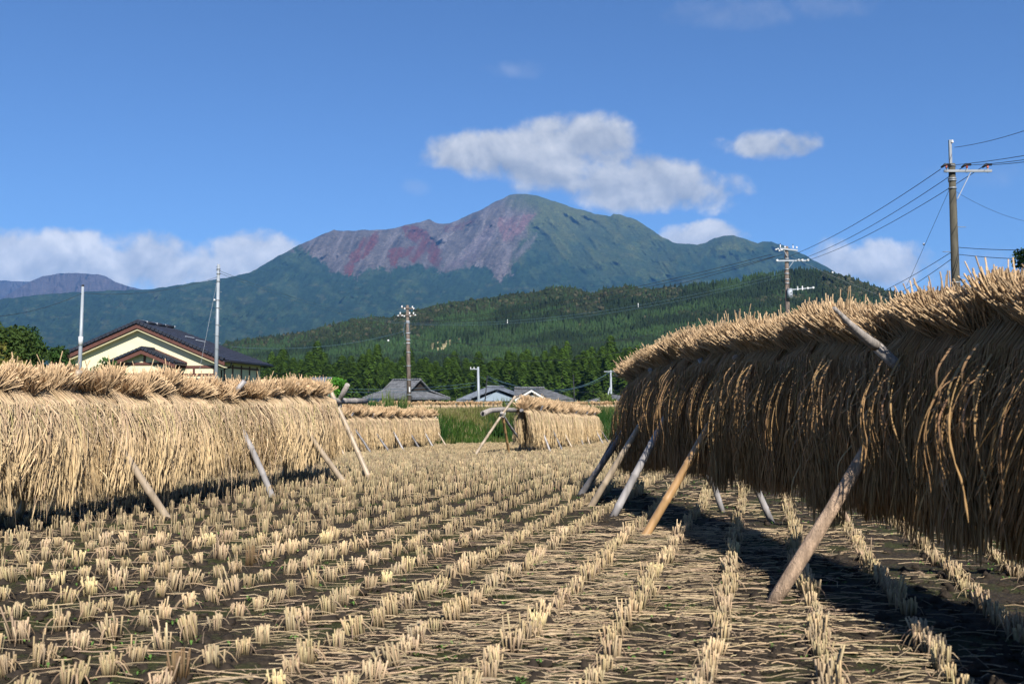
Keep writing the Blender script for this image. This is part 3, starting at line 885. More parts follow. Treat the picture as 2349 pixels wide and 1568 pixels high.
# ------------------------------------------------------------------ sheaves of rice straw
def sheaf(rng, n, r=.0021, hang=.82, butt=.24, sides=3, golden=.5, base=(.55, .41, .25), gold=(.62, .45, .235), bright=1.0, sh0=.068, sh1=.085, bu=.03):
    """n straws a side; local x along the rail, z up, rail at the origin"""
    PS, RS, CS = [], [], []
    K = 17
    lean = rng.normal(0, .38); kn = rng.normal(0, .018); sweep = rng.normal(.02, .05)
    for s in (-1, 1):
        u = rng.random(n)                                    # 0 = innermost layer, 1 = outermost
        x0 = rng.normal(0, .030, n)
        P = np.zeros((n, K, 3)); R = np.zeros((n, K))
        bl_ = butt * rng.uniform(.70, 1.10, n); bl_[rng.random(n) < .03] *= 1.35
        el_ = rng.uniform(-.2, 1.12, n) * (.30 + .70 * u); dy = s * np.sin(el_); dz = np.cos(el_) + .12; dx = rng.normal(0, .46, n) + lean
        nrm = np.sqrt(dx ** 2 + dy ** 2 + dz ** 2); dx, dy, dz = dx / nrm, dy / nrm, dz / nrm
        kx, ky, kz = x0, s * (.005 + .04 * u), .045 + kn + .035 * rng.random(n)
        P[:, 0] = np.stack([kx + dx * bl_, ky + dy * bl_, kz + dz * bl_], -1)
        P[:, 1] = np.stack([kx + dx * bl_ * .5, ky + dy * bl_ * .5, kz + dz * bl_ * .5], -1)
        P[:, 2] = np.stack([kx, ky, kz], -1)
        sh = s * (sh0 + sh1 * u)
        P[:, 3] = np.stack([x0 * 1.2, sh, np.full(n, -.01)], -1)
        wide = rng.normal(0, .055, n); drift = rng.normal(0, .03, n) + sweep
        L = hang * rng.uniform(.74, 1.05, n)
        bul = s * (.020 + bu * u + rng.normal(0, .010, n))
        wav = rng.normal(0, .006, n); ph = rng.random(n) * 6
        for k in range(4, K):
            t = (k - 3) / (K - 4)
            e = 1 - (1 - t) ** 2
            P[:, k, 0] = x0 * 1.2 + wide * e + drift * t * t + wav * np.sin(ph + t * 5)
            P[:, k, 1] = sh + bul * t ** .8 + s * .008 * np.sin(ph * 2 + t * 4)
            P[:, k, 2] = -.01 - L * t
        st = np.where(rng.random(n) < .05)[0]               # stray stalks standing off the face
        for k in range(5, K):
            t = (k - 3) / (K - 4)
            P[st, k, 1] += s * ((.02 + .09 * u[st]) * math.sin(min(1, t * 1.25) * 2.4)); P[st, k, 0] += wide[st] * t * 1.6
        tr = rng.uniform(.75, 1.2, n)
        R[:] = r * tr[:, None]
        R[:, 0] *= 1.6; R[:, 1] *= 1.4; R[:, 2] *= 1.2
        # drooping heads of grain
        pan = rng.random(n) < .62
        for k in range(K - 8, K):
            R[:, k] = np.where(pan, r * (2.0 if k % 2 else .95) * tr, R[:, k] * (1 - .10 * (k - K + 8)))
        R[:, K - 1] *= .45
        PS.append(P); RS.append(R)
        c = straw_cols(rng, n, base, .42, .15)
        C = np.repeat(c[:, None, :], K, 1)
        for k in range(4, K):
            f = ss(.1, .85, (k - 3) / (K - 4))
            gcol = np.array(gold)
            C[:, k] = C[:, k] * (1 - f * golden) + (gcol * (.85 + .3 * rng.random((n, 1)))) * f * golden
        bt = np.array(base).mean() * np.array([1.42, 1.0, .58]) * bright * (.7 + .5 * rng.random((n, 1)))
        C[:, 0] = bt * 1.25; C[:, 1] = bt * 1.02; C[:, 2] = bt * .85
        green = rng.random(n) < .06
        C[green, 4:9] *= np.array([.80, .95, .62])
        CS.append(C)
    P = np.concatenate(PS); R = np.concatenate(RS); C = np.concatenate(CS)
    V, Q = tubes(P, R, sides)
    Cv = np.repeat(C[:, :, None, :], sides, 2).reshape(-1, 3)
    # leaves: limp flat ribbons, some of them bent outwards
    m_ = n // 3; K2 = 7
    s = np.where(rng.random(m_) < .5, -1, 1)
    x0 = rng.normal(0, .07, m_); z0 = -rng.uniform(.0, .5, m_); L = rng.uniform(.18, .45, m_)
    y0 = s * rng.uniform(.08, .17, m_); ou = s * rng.uniform(0, .09, m_) * (rng.random(m_) < .5)
    dxl = rng.normal(0, .07, m_); w = rng.uniform(.002, .0045, m_)
    T = np.linspace(0, 1, K2)
    A = np.zeros((m_, K2, 2, 3))
    for k, t in enumerate(T):
        x = x0 + dxl * t; y = y0 + ou * math.sin(t * 2.6); z = z0 - L * t * (1 - .25 * math.sin(t * 3))
        ww = w * (1 - t ** 3)
        A[:, k, 0] = np.stack([x - ww, y, z], -1); A[:, k, 1] = np.stack([x + ww, y + s * ww * .8, z], -1)
    id_ = np.arange(m_ * K2 * 2).reshape(m_, K2, 2)
    Q2 = np.stack([id_[:, :-1, 0], id_[:, :-1, 1], id_[:, 1:, 1], id_[:, 1:, 0]], -1).reshape(-1, 4)
    c2 = straw_cols(rng, m_, tuple(1.05 * b for b in base), .4, .15)[:, None, :] * np.ones((1, K2 * 2, 1))
    return np.concatenate([V, A.reshape(-1, 3)]), np.concatenate([Q, Q2 + len(V)]), np.concatenate([Cv, c2.reshape(-1, 3)])
rh = np.random.default_rng(11)
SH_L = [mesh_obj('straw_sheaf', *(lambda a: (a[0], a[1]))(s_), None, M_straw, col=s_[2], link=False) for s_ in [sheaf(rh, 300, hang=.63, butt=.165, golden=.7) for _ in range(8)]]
SH_R = [mesh_obj('straw_sheaf', *(lambda a: (a[0], a[1]))(s_), None, M_straw, col=s_[2], link=False) for s_ in [sheaf(rh, 380, hang=.77, butt=.19, golden=.45, base=(.34, .205, .092), gold=(.31, .17, .058), bright=1.55, sh0=.060, sh1=.052, bu=.055) for _ in range(9)]]  # shade of this rack put into its straw colours, darker than the left rack's
SH_F = [mesh_obj('straw_sheaf', *(lambda a: (a[0], a[1]))(s_), None, M_straw, col=s_[2], link=False) for s_ in [sheaf(rh, 95, r=.0038, hang=.66, butt=.21, golden=.75) for _ in range(7)]]
SH_D = [mesh_obj('straw_sheaf', *(lambda a: (a[0], a[1]))(s_), None, M_straw, col=s_[2], link=False) for s_ in [sheaf(rh, 42, r=.0075, hang=.55, butt=.14, golden=.6) for _ in range(4)]]

class Path:
    def __init__(s, pts):
        s.p = np.array(pts, float); d = np.linalg.norm(np.diff(s.p[:, :2], axis=0), axis=1); s.s = np.concatenate([[0], np.cumsum(d)])
    def __call__(s, t): return np.array([np.interp(t, s.s, s.p[:, i]) for i in range(3)])
    def yaw(s, t):
        a, b = s(max(0, t - .3)), s(min(s.s[-1], t + .3)); return math.atan2(b[1] - a[1], b[0] - a[0])
    def L(s): return s.s[-1]

def hang_sheaves(path, t0, t1, step, meshes, rng, label, group, zs=1.0, sc_=1.0, first=None, last=None):
    t = t0; made = []
    while t < t1:
        p = path(t)
        o = link_obj('straw_sheaf', meshes[int(rng.integers(0, len(meshes)))])
        o.location = (p[0], p[1], p[2] + rng.normal(0, .008))
        o.rotation_euler = (rng.normal(0, .05), rng.normal(0, .09), path.yaw(t) + (math.pi if rng.random() < .5 else 0) + rng.normal(0, .06))
        k = sc_ * rng.uniform(.96, 1.05); o.scale = (k, k, k * zs * rng.uniform(.88, 1.07))
        tag(o, label, 'straw sheaf', group); made.append(o)
        t += step * rng.uniform(.8, 1.2)
    if first: made[0]['label'] = first
    if last: made[-1]['label'] = last

def bamboo(mb, p, q, r0, r1, node=.28, sides=12, bend=.018, rng=rh):
    p = np.array(p, float); q = np.array(q, float); L = np.linalg.norm(q - p)
    k = max(3, int(L / node)); ts = []; rr = []
    off = rng.random() * .6
    for i in range(k + 1):
        t = min(1, max(0, (i + off) / (k + .5)))
        for dt, f in ((-.012 / L, .97), (0, 1.10), (.012 / L, .97)):
            if 0.01 < t + dt < .99: ts.append(t + dt); rr.append(f)
    ts = [0] + ts + [1]; rr = [1] + rr + [1]
    bx, by = rng.normal(0, bend), rng.normal(0, bend)
    pts = [p + (q - p) * t + np.array([bx, by, 0]) * math.sin(math.pi * t) for t in ts]
    mb.tube(pts, [(r0 + (r1 - r0) * t) * f for t, f in zip(ts, rr)], sides)
def log(mb, p, q, r0, r1, sides=14, rng=rh, n=10, bend=.02):
    p = np.array(p, float); q = np.array(q, float)
    b = rng.normal(0, bend, 3)
    pts = [p + (q - p) * t + b * math.sin(math.pi * t) for t in np.linspace(0, 1, n)]
    mb.tube(pts, [(r0 + (r1 - r0) * t) * rng.uniform(.94, 1.06) for t in np.linspace(0, 1, n)], sides)

def gp(px_, py_, drop=True):
    """ground point seen at a photo position"""
    a, b = ratio(px_, py_)
    Y = -CAMH / b
    for _ in range(60):
        z = float(fall(Y)) if drop else 0.0
        Y = (z - CAMH) / b
        if Y < 0 or Y > 60: Y = 40
    return np.array([a * Y, Y, float(fall(Y))])
def leg(root, foot, top, mat, r=.026, kind='bamboo', label=None):
    mb = MB()
    foot = np.array(foot, float).copy(); foot[2] -= .04
    if kind == 'bamboo': bamboo(mb, foot, top, r, r * .85)
    else: log(mb, foot, top, r, r * .8)
    o = mb.build('leg', mat, root)
    if label: o['label'] = label
    return o
def cross_top(foot, C, ext=.22):
    foot = np.array(foot, float); C = np.array(C, float); d = C - foot
    return C + d / np.linalg.norm(d) * ext
def tie(root, C, r=.045):
    mb = MB()
    for k in range(4):
        a = k * .8; u = np.array([math.cos(a), math.sin(a), .5 * math.cos(2 * a)]); v = np.array([-math.sin(a) * .4, math.cos(a) * .4, .9])
        pts = [C + r * (u * math.cos(th) + v * math.sin(th)) for th in np.linspace(0, 2 * math.pi, 13)]
        mb.tube(pts, .005, 5, cap=False)
    return mb.build('rope_tie', M_rope, root)

BM = [M_bamboo_grey, M_bamboo_tan, M_bamboo_grey, M_bamboo_dark, M_bamboo_tan]
# --- right rack, in its own shade
R_ = tag(empty('drying_rack'), 'nearest drying rack on the right, its bamboo legs braced under shaded straw', 'drying rack')
def rax(Y): return 2.27 - .13 * Y
RP_ = Path([(rax(y), y, z) for y, z in ((1.2, 1.03), (3.0, 1.045), (4.5, 1.09), (6.0, 1.12), (7.2, 1.12), (8.2, 1.06), (8.85, .97))])
mb = MB(); bamboo(mb, RP_(0), RP_(RP_.L()) , .035, .032); rail = mb.build('rail', M_bamboo_grey, R_)
# bend the rail along the path
for f_, (Yc, mt, kind, r_) in zip([(1760, 1380), (1470, 1230), (1400, 1185), (1350, 1160), (1325, 1135)],
        [(4.13, M_wood, 'log', .031), (6.2, M_bamboo_gold, 'bamboo', .029), (7.22, M_bamboo_grey, 'bamboo', .030), (7.7, M_bamboo_tan, 'bamboo', .028), (8.1, M_bamboo_dark, 'bamboo', .030)]):
    g_ = gp(*f_); C_ = np.array([rax(Yc) + .02, Yc, 1.06])
    leg(R_, g_, cross_top(g_, C_, .20), mt, r_, kind, {'log': 'thick peeled log leg'}.get(kind) or {M_bamboo_gold.name: 'golden bamboo leg'}.get(mt.name))
leg(R_, gp(1336, 1128), (rax(8.4) + .05, 8.45, 1.15), M_bamboo_dark, .018)
for f_, Yc, mt in (((1660, 1172), 7.35, M_bamboo_grey), ((1775, 1197), 6.7, M_bamboo_grey), ((1652, 1133), 8.0, M_bamboo_grey), ((1957, 1207), 6.0, M_wood)):
    g_ = gp(*f_); C_ = np.array([rax(Yc) - .02, Yc, 1.06]); leg(R_, g_, cross_top(g_, C_, .12), mt, .024, 'bamboo')
mb = MB(); log(mb, (3.05, 4.75, -.04), (1.52, 3.95, 1.09), .027, .024); log(mb, (1.52, 3.95, 1.09), (1.31, 3.84, 1.24), .024, .007, bend=.004)
o = mb.build('leg', M_woodgrey, R_); o['label'] = 'grey weathered split log leg with its pointed top poking through the straw'
leg(R_, (.95, 2.0, 0), (2.25, 2.35, 1.35), M_wood, .045, 'log')
leg(R_, (2.6, 2.3, 0), (1.75, 2.2, 1.35), M_bamboo_grey, .03)
for Yc in (4.1, 6.2, 7.2): tie(R_, np.array([rax(Yc), Yc, 1.06]), .05)
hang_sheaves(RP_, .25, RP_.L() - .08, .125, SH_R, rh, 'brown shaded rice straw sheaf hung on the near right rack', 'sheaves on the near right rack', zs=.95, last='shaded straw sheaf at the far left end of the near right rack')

# --- left rack, in the sun
L_ = tag(empty('drying_rack'), 'long sunlit drying rack on the left with a crossed pole end', 'drying rack')
def lax(Y): return -3.08 + .285 * (Y - 7.05)
LP_ = Path([(lax(y), y, z) for y, z in ((3.6, .86), (5, .88), (6.2, .87), (7, .86), (8, .85), (9, .85), (10.4, .87), (11.6, .88))])
mb = MB(); bamboo(mb, LP_(0), LP_(LP_.L()), .038, .034); mb.build('rail', M_woodgrey, L_)
for f_, Yc, mt in (((390, 1185), 7.0, M_bamboo_tan), ((628, 1138), 8.65, M_bamboo_grey), ((800, 1112), 9.75, M_bamboo_tan)):
    g_ = gp(*f_); C_ = np.array([lax(Yc), Yc, .88]); leg(L_, g_, cross_top(g_, C_, .16), mt, .030)
for f_, Yc, mt in (((35, 1190), 6.75, M_bamboo_tan), ((322, 1137), 8.7, M_bamboo_grey), ((650, 1100), 9.9, M_bamboo_tan)):
    g_ = gp(*f_); C_ = np.array([lax(Yc), Yc, .88]); leg(L_, g_, cross_top(g_, C_, .24), mt, .028)
leg(L_, (-3.2, 4.6, 0), (-3.9, 4.75, .93), M_bamboo_tan, .03); leg(L_, (-4.3, 4.9, 0), (-3.62, 4.7, .92), M_bamboo_grey, .03)
E_ = at(774, 928, 10.95)
leg(L_, gp(852, 1100), cross_top(gp(852, 1100), E_ + [0, -.03, 0], .30), M_bamboo_tan, .030)
leg(L_, gp(700, 1085), cross_top(gp(700, 1085), E_ + [0, .03, 0], .38), M_woodgrey, .034, 'log')
tie(L_, E_, .055)
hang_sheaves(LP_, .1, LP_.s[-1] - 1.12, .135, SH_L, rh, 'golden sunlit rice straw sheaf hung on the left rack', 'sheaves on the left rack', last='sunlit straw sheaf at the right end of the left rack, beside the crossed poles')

# --- far left rack
FL_ = tag(empty('drying_rack'), 'far straw rack behind the crossed poles of the left rack', 'drying rack')
def flp(t, h): Y = 18.2 + 9.2 * t; return np.array([-3.72 + 1.48 * t, Y, float(fall(Y)) + h])
FLP = Path([flp(0, .72), flp(.5, .76), flp(.98, .82)])
mb = MB(); bamboo(mb, flp(-.03, .74), flp(1.04, .81), .04, .035); mb.build('rail', M_bamboo_grey, FL_)
for i, t in enumerate(np.linspace(.03, .97, 7)):
    c = flp(t, .70)
    for s in (1, -1):
        f_ = c + np.array([s * (.46 + rh.normal(0, .05)), -s * .08 + rh.normal(0, .15), 0]); f_[2] = float(fall(f_[1]))
        leg(FL_, f_, cross_top(f_, c, .22), BM[int(rh.integers(0, 5))], .026)
hang_sheaves(FLP, 0, FLP.L(), .20, SH_F, rh, 'small golden straw sheaf on the far rack behind the left one', 'sheaves on the far left rack', last='small straw sheaf at the right end of the far rack, beside the grass bank')

# --- far right rack with its tripod
FR_ = tag(empty('drying_rack'), 'far straw rack with tripod end in front of the grass bank', 'drying rack')
def frp(Y, h): return np.array([.66 + .215 * (Y - 22), Y, float(fall(Y)) + h])
FRP = Path([frp(20.0, .90), frp(24, .88), frp(28, .90), frp(31.8, .92)])
mb = MB(); bamboo(mb, frp(19.8, .93), frp(32.2, .93), .032, .03); mb.build('rail', M_bamboo_dark, FR_)
A_ = at(1107.7, 948, 18.0); B_ = at(1150, 941, 19.0); D_ = at(1189, 941, 20.1)
mb = MB(); mb.tube([A_, A_ * .6 + B_ * .4 + [0, 0, .035], B_ + [0, 0, .02], B_ * .5 + D_ * .5 + [0, 0, .01], D_], [.052, .050, .050, .046, .043], 14)
end = mb.build('log_end', M_woodgrey, FR_)
mb = MB(); mb.tube([A_ - [.004, .006, 0], A_ - [.001, .0015, 0]], [.034, .034], 12); mb.build('hollow', M_black, FR_)
AP = at(1153, 950, 18.9)
for f_, mt, ex in (((1085, 1047), M_bamboo_tan, .45), ((1169.5, 1044), M_bamboo_gold, .05), ((1223, 1039), M_bamboo_grey, .10)):
    g_ = gp(*f_); leg(FR_, g_, cross_top(g_, AP, ex), mt, .030)
tie(FR_, AP, .06)
for (px_, py_) in ((1265, 1039), (1293, 1036), (1317, 1032), (1340, 1026), (1356, 1024.6), (1387, 1021), (1400, 1018)):
    g_ = gp(px_, py_); Yc = min(g_[1] + .25, 31.5); leg(FR_, g_, cross_top(g_, frp(Yc, .85), .28), BM[int(rh.integers(0, 5))], .026)
for Yc in (21.6, 23.2, 25, 27, 29.2, 31):
    f_ = frp(Yc, 0) + [-.5, .05 + rh.normal(0, .2), 0]; leg(FR_, f_, cross_top(f_, frp(Yc, .85), .25), M_bamboo_dark, .026)
hang_sheaves(FRP, .0, FRP.L(), .20, SH_F, rh, 'golden straw sheaf on the far rack with the tripod end', 'sheaves on the far right rack', zs=1.07, sc_=1.06, first='straw sheaf nearest the tripod, under the bent grey log end', last='last straw sheaf at the right end of the rack with the tripod')

# --- racks on the next terrace
for k, (x0, x1, yv, Y, lab) in enumerate(((760, 1150, 931, 44, 'half hidden straw rack beyond the grass bank, left of the tripod'), (1195, 1440, 931, 45, 'half hidden straw rack beyond the grass bank, right of the tripod'))):
    T_ = tag(empty('drying_rack'), lab, 'drying rack')
    a = at(x0, yv, Y); b = at(x1, yv - 1, Y + 1.5)
    mb = MB(); bamboo(mb, a, b, .03, .03); mb.build('rail', M_bamboo_dark, T_)
    for t in np.linspace(.05, .95, 5):
        c = a + (b - a) * t; z = float(ground_z(c[0], c[1]))
        for s in (1, -1): leg(T_, (c[0], c[1] + s * .5, z), (c[0], c[1] - s * .12, c[2] + .1), M_bamboo_dark, .025)
    P_ = Path([a, b])
    hang_sheaves(P_, 0, P_.L(), .21, SH_D, rh, 'yellow straw sheaf showing over the grass bank ' + ('left' if k == 0 else 'right') + ' of the tripod', 'sheaves beyond the grass bank ' + ('left' if k == 0 else 'right') + ' of the tripod', sc_=1.15)
# ------------------------------------------------------------------ grass bank
def blades(X, Y, H, rng, w=.012, col=(.07, .11, .02), amt=.5, bendk=.35):
    n = len(X); a = rng.random(n) * 6.283; Z = ground_z(X, Y) - .02
    b = rng.uniform(.1, 1, n) * bendk * H; ba = rng.random(n) * 6.283
    V = np.zeros((n, 5, 3))
    for k, t in enumerate((0, .55)):
        ww = w * (1 - .3 * t)
        ox = np.cos(ba) * b * t * t; oy = np.sin(ba) * b * t * t
        V[:, 2 * k] = np.stack([X + ox - np.cos(a) * ww, Y + oy - np.sin(a) * ww, Z + H * t], -1)
        V[:, 2 * k + 1] = np.stack([X + ox + np.cos(a) * ww, Y + oy + np.sin(a) * ww, Z + H * t], -1)
    V[:, 4] = np.stack([X + np.cos(ba) * b, Y + np.sin(ba) * b, Z + H * (1 - .25 * b / (H + 1e-6))], -1)
    i = np.arange(n)[:, None] * 5
    Q = i + np.array([[0, 1, 3, 2]]); T = i + np.array([[2, 3, 4]])
    if np.ndim(col) == 1: col = np.repeat(np.array(col)[None], n, 0)
    c = col * (1 + (rng.random((n, 1)) - .5) * amt)
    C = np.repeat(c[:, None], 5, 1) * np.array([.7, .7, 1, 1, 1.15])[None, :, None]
    return V.reshape(-1, 3), Q, T, C.reshape(-1, 3)
def join(parts):
    V, Q, T, C = [], [], [], []; b = 0
    for v, q, t, c in parts: V.append(v); Q.append(q + b); T.append(t + b); C.append(c); b += len(v)
    return np.concatenate(V), np.concatenate(Q), np.concatenate(T), np.concatenate(C)
rg = np.random.default_rng(31)
M_grass = material('grass_blades', rough=.6, spec=.2, attr=True, transl=.25)
def region(n, d0, d1, x0=-9, x1=11):
    X = rg.uniform(x0, x1, n); Y = field_end(X) + rg.uniform(d0, d1, n); return X, Y
n = 90000
X, Y = region(n, .0, 7.5)
dpt = fbm(X * .55 + 3, Y * .55 + 3, 4)
lush = ss(.42, .60, dpt) * ss(6.5, 2.5, Y - field_end(X))
H = .12 + .22 * rg.random(n) + lush * .55 * rg.random(n)
green = np.array([.042, .085, .012]); yel = np.array([.14, .14, .042]); dk = np.array([.020, .050, .008]); dryc = np.array([.25, .20, .10])
col = green + (yel - green) * ss(.35, .65, fbm(X * .8 + 40, Y * .8, 3))[:, None]
col = col + (dk - col) * (lush * .7)[:, None]
dd = rg.random(n) < .10 + .22 * ss(3, 6, Y - field_end(X)); col[dd] = dryc
P1 = blades(X, Y, H, rg, .011, col)
# tufts of tall grass
Xc, Yc = region(70, .6, 3.5); parts = [P1]
for x, y in zip(Xc, Yc):
    if fbm(x * .5 + 3, y * .5 + 3, 3) < .43: continue
    m_ = 170; r_ = rg.uniform(.2, .5)
    parts.append(blades(x + rg.normal(0, r_, m_), y + rg.normal(0, r_ * .7, m_), rg.uniform(.5, 1.05, m_), rg, .014, (.022, .062, .010), .5, .5))
# weeds along the rack feet of the next terrace
n = 26000; X = rg.uniform(-12, 14, n); Y = rg.uniform(39, 56, n)
P2 = blades(X, Y, rg.uniform(.08, .25, n) + .25 * (Y > 46.5) * rg.random(n), rg, .018, (.12, .13, .04), .5); parts.append(P2)
V, Q, T, C = join(parts)
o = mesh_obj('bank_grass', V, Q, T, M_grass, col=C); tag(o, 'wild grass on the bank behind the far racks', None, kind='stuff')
# tall weeds that stand up against the farmhouses
parts = []
for (px_, hh, Y_) in ((893, 42, 43), (927, 30, 42.5), (760, 30, 40), (1168, 22, 47), (1182, 20, 47), (1150, 22, 47), (1075, 12, 48), (1110, 14, 47), (1232, 20, 49), (1240, 16, 48), (1262, 18, 50), (1330, 14, 50), (1345, 14, 50), (1385, 30, 50), (1290, 12, 50), (980, 16, 46), (1010, 14, 46), (855, 16, 44), (800, 10, 44), (1410, 16, 49)):
    b_ = at(px_, 932, Y_); m_ = 46; hgt = hh / F * Y_ + .35
    x = b_[0] + rg.normal(0, .16, m_); y = b_[1] + rg.normal(0, .2, m_)
    parts.append(blades(x, y, hgt * rg.uniform(.45, 1.05, m_), rg, .026, (.085, .115, .03), .5, .28))
V, Q, T, C = join(parts)
o = mesh_obj('tall_weeds', V, Q, T, M_grass, col=C); tag(o, 'tall weeds standing up behind the racks in front of the farmhouses', None, kind='stuff')

# ------------------------------------------------------------------ trees
M_bark = material('bark', (.10, .075, .055), .9, .1, var=.3, vscale=6)
def leaf_cards(cen, rad_, n, rng, size, col, amt=.55, flat=.8):
    """leaf clumps through the volume of several lobes"""
    k = rng.integers(0, len(cen), n)
    d = rng.normal(0, 1, (n, 3)); d /= np.linalg.norm(d, axis=1, keepdims=True)
    rr = rng.random(n) ** .38
    P = cen[k] + d * (rad_[k] * rr)[:, None] * np.array([1, 1, flat])
    a = rng.normal(0, 1, (n, 3)); a /= np.linalg.norm(a, axis=1, keepdims=True)
    b = np.cross(a, d + rng.normal(0, .6, (n, 3))); b /= np.linalg.norm(b, axis=1, keepdims=True) + 1e-6
    s = (size * rng.uniform(.55, 1.3, n))[:, None]
    V = np.stack([P - a * s, P + b * s * .45, P + a * s, P - b * s * .45], 1)
    Q = np.arange(n * 4).reshape(n, 4)
    lobe = rng.uniform(.75, 1.25, len(cen))
    c = np.array(col)[None] * (1 + (rng.random((n, 1)) - .5) * amt) * lobe[k][:, None]
    return V.reshape(-1, 3), Q, np.repeat(c, 4, 0)
def broad_tree(name, base, h, w, rng, col, label, lobes=14, n=7000, size=.11, trunk=True, group=None, cat='tree', low=.25):
    root = tag(empty(name, base), label, cat, group)
    cen = []
    for _ in range(lobes):
        a = rng.random() * 6.283; q = rng.random() ** .5; zz = rng.uniform(low, .86)
        cen.append((math.cos(a) * q * w * .36 * (1.1 - abs(zz - .55)), math.sin(a) * q * w * .36 * (1.1 - abs(zz - .55)), zz * h))
    cen = np.array(cen); rd = rng.uniform(.15, .26, lobes) * w
    V, Q, C = leaf_cards(cen, rd, n, rng, size, col)
    mesh_obj('crown', V, Q, None, M_leafy, root, col=C)
    mb = MB()
    mb.tube([(0, 0, -.2), (.03 * h, 0, h * .25), (0, .02 * h, h * .6), (.02 * h, 0, h * .8)], [w * .045 + .02, w * .035 + .01, w * .02 + .01, .01], 8)
    for c in cen[::2]: mb.tube([(0, 0, h * .25), tuple(c * .55 + np.array([0, 0, h * .1])), tuple(c)], [w * .02 + .008, w * .012 + .005, .004], 6)
    mb.build('trunk', M_bark, root)
    return root
rt = np.random.default_rng(19)
b = at(30, 860, 47); b[2] = .2
broad_tree('broadleaf_tree', (b[0] - .9, 47, .2), 5.6, 4.4, rt, (.036, .062, .012), 'yellow green broadleaf tree at the left edge behind the rack', n=9000)
b = at(75, 860, 50); broad_tree('broadleaf_tree', (b[0] + .1, 50, .2), 4.9, 3.2, rt, (.020, .046, .010), 'dark green rounded tree between the left edge tree and the small shrub', n=8000)
b = at(20, 860, 44); broad_tree('broadleaf_tree', (b[0] - .6, 44, .2), 3.9, 3.4, rt, (.10, .095, .02), 'low olive coloured bush under the left edge tree', n=5000, cat='bush')
b = at(138, 860, 49); broad_tree('broadleaf_tree', (b[0], 49, .2), 4.0, 1.9, rt, (.022, .050, .010), 'small dark shrub just left of the thin grey pole', n=5000, cat='shrub')
b = at(262, 860, 40); broad_tree('broadleaf_tree', (b[0], 40, .2), 3.0, 2.0, rt, (.035, .075, .016), 'sparse green shrub in front of the yellow gable wall', lobes=10, n=1500, size=.10, cat='shrub')
b = at(770, 905, 52); broad_tree('broadleaf_tree', (b[0], 52, .3), 2.15, 1.75, rt, (.05, .15, .015), 'bright green citrus bush beside the crossed pole end', n=4200, size=.09, cat='bush')
b = at(2366, 640, 30); broad_tree('broadleaf_tree', (b[0] + .25, 30, .0), 7.0, 2.4, rt, (.035, .068, .016), 'leafy tree entering the picture at the right edge', n=5200, size=.085, low=.62)
b = at(1395, 900, 60); broad_tree('broadleaf_tree', (b[0], 60, 0), 1.6, 1.6, rt, (.06, .09, .02), 'low weedy bush in front of the far right roof', n=1200, cat='bush')

# the row of cedars behind the farmhouses
def cedar_mesh(rng):
    n = 2600
    t = rng.random(n) ** .75; z = .05 + .95 * t
    prof = (1 - t) ** .52 * (.55 + .45 * np.minimum(1, t * 6))
    a = rng.random(n) * 6.283
    lob = 1 + .16 * np.sin(a * 5 + t * 20 + rng.random() * 6) + .12 * np.sin(a * 3 - t * 33)
    r = .5 * prof * lob * (.55 + .45 * rng.random(n) ** .4)
    P = np.stack([np.cos(a) * r, np.sin(a) * r, z], -1)
    out = np.stack([np.cos(a), np.sin(a), np.full(n, -.25)], -1)
    side = np.stack([-np.sin(a), np.cos(a), np.zeros(n)], -1)
    s = rng.uniform(.6, 1.3, n)[:, None] * .035
    sz = np.array([1, 1, .45])
    V = np.stack([P - out * s * 1.2 * sz, P + side * s * 1.1 + out * s * .4 * sz, P + out * s * 2.2 * sz, P - side * s * 1.1 + out * s * .4 * sz], 1)
    clump_ = fbm(a * 2.2 + 9, t * 9 + rng.random() * 20, 3)
    c = np.array([.066, .120, .014])[None] * (0.45 + 1.1 * clump_[:, None]) * (1 + (rng.random((n, 1)) - .5) * .45)
    return V.reshape(-1, 3), np.arange(n * 4).reshape(n, 4), np.repeat(c, 4, 0)
CED = [mesh_obj('crown', v, q, None, M_leafy, col=c, link=False) for v, q, c in [cedar_mesh(rt) for _ in range(7)]]
mb = MB(); mb.tube([(0, 0, -.05), (0, 0, .5), (0, 0, .95)], [.03, .02, .004], 7); tr0 = mb.build('trunk', M_bark); TRK = tr0.data; bpy.data.objects.remove(tr0)
CEDTOP = [(610, 822), (640, 815), (655, 830), (690, 822), (715, 800), (730, 822), (758, 835), (785, 812), (810, 825), (833, 812), (850, 806), (872, 826), (895, 828), (920, 816), (938, 830), (965, 822), (985, 832), (1010, 835), (1030, 820), (1052, 828), (1080, 826), (1105, 832), (1128, 824), (1150, 818), (1172, 812), (1195, 806), (1215, 825), (1235, 812), (1262, 812), (1290, 798), (1305, 826), (1326, 812), (1345, 800), (1362, 818), (1380, 790), (1400, 800), (1418, 808), (1440, 795), (1465, 812)]
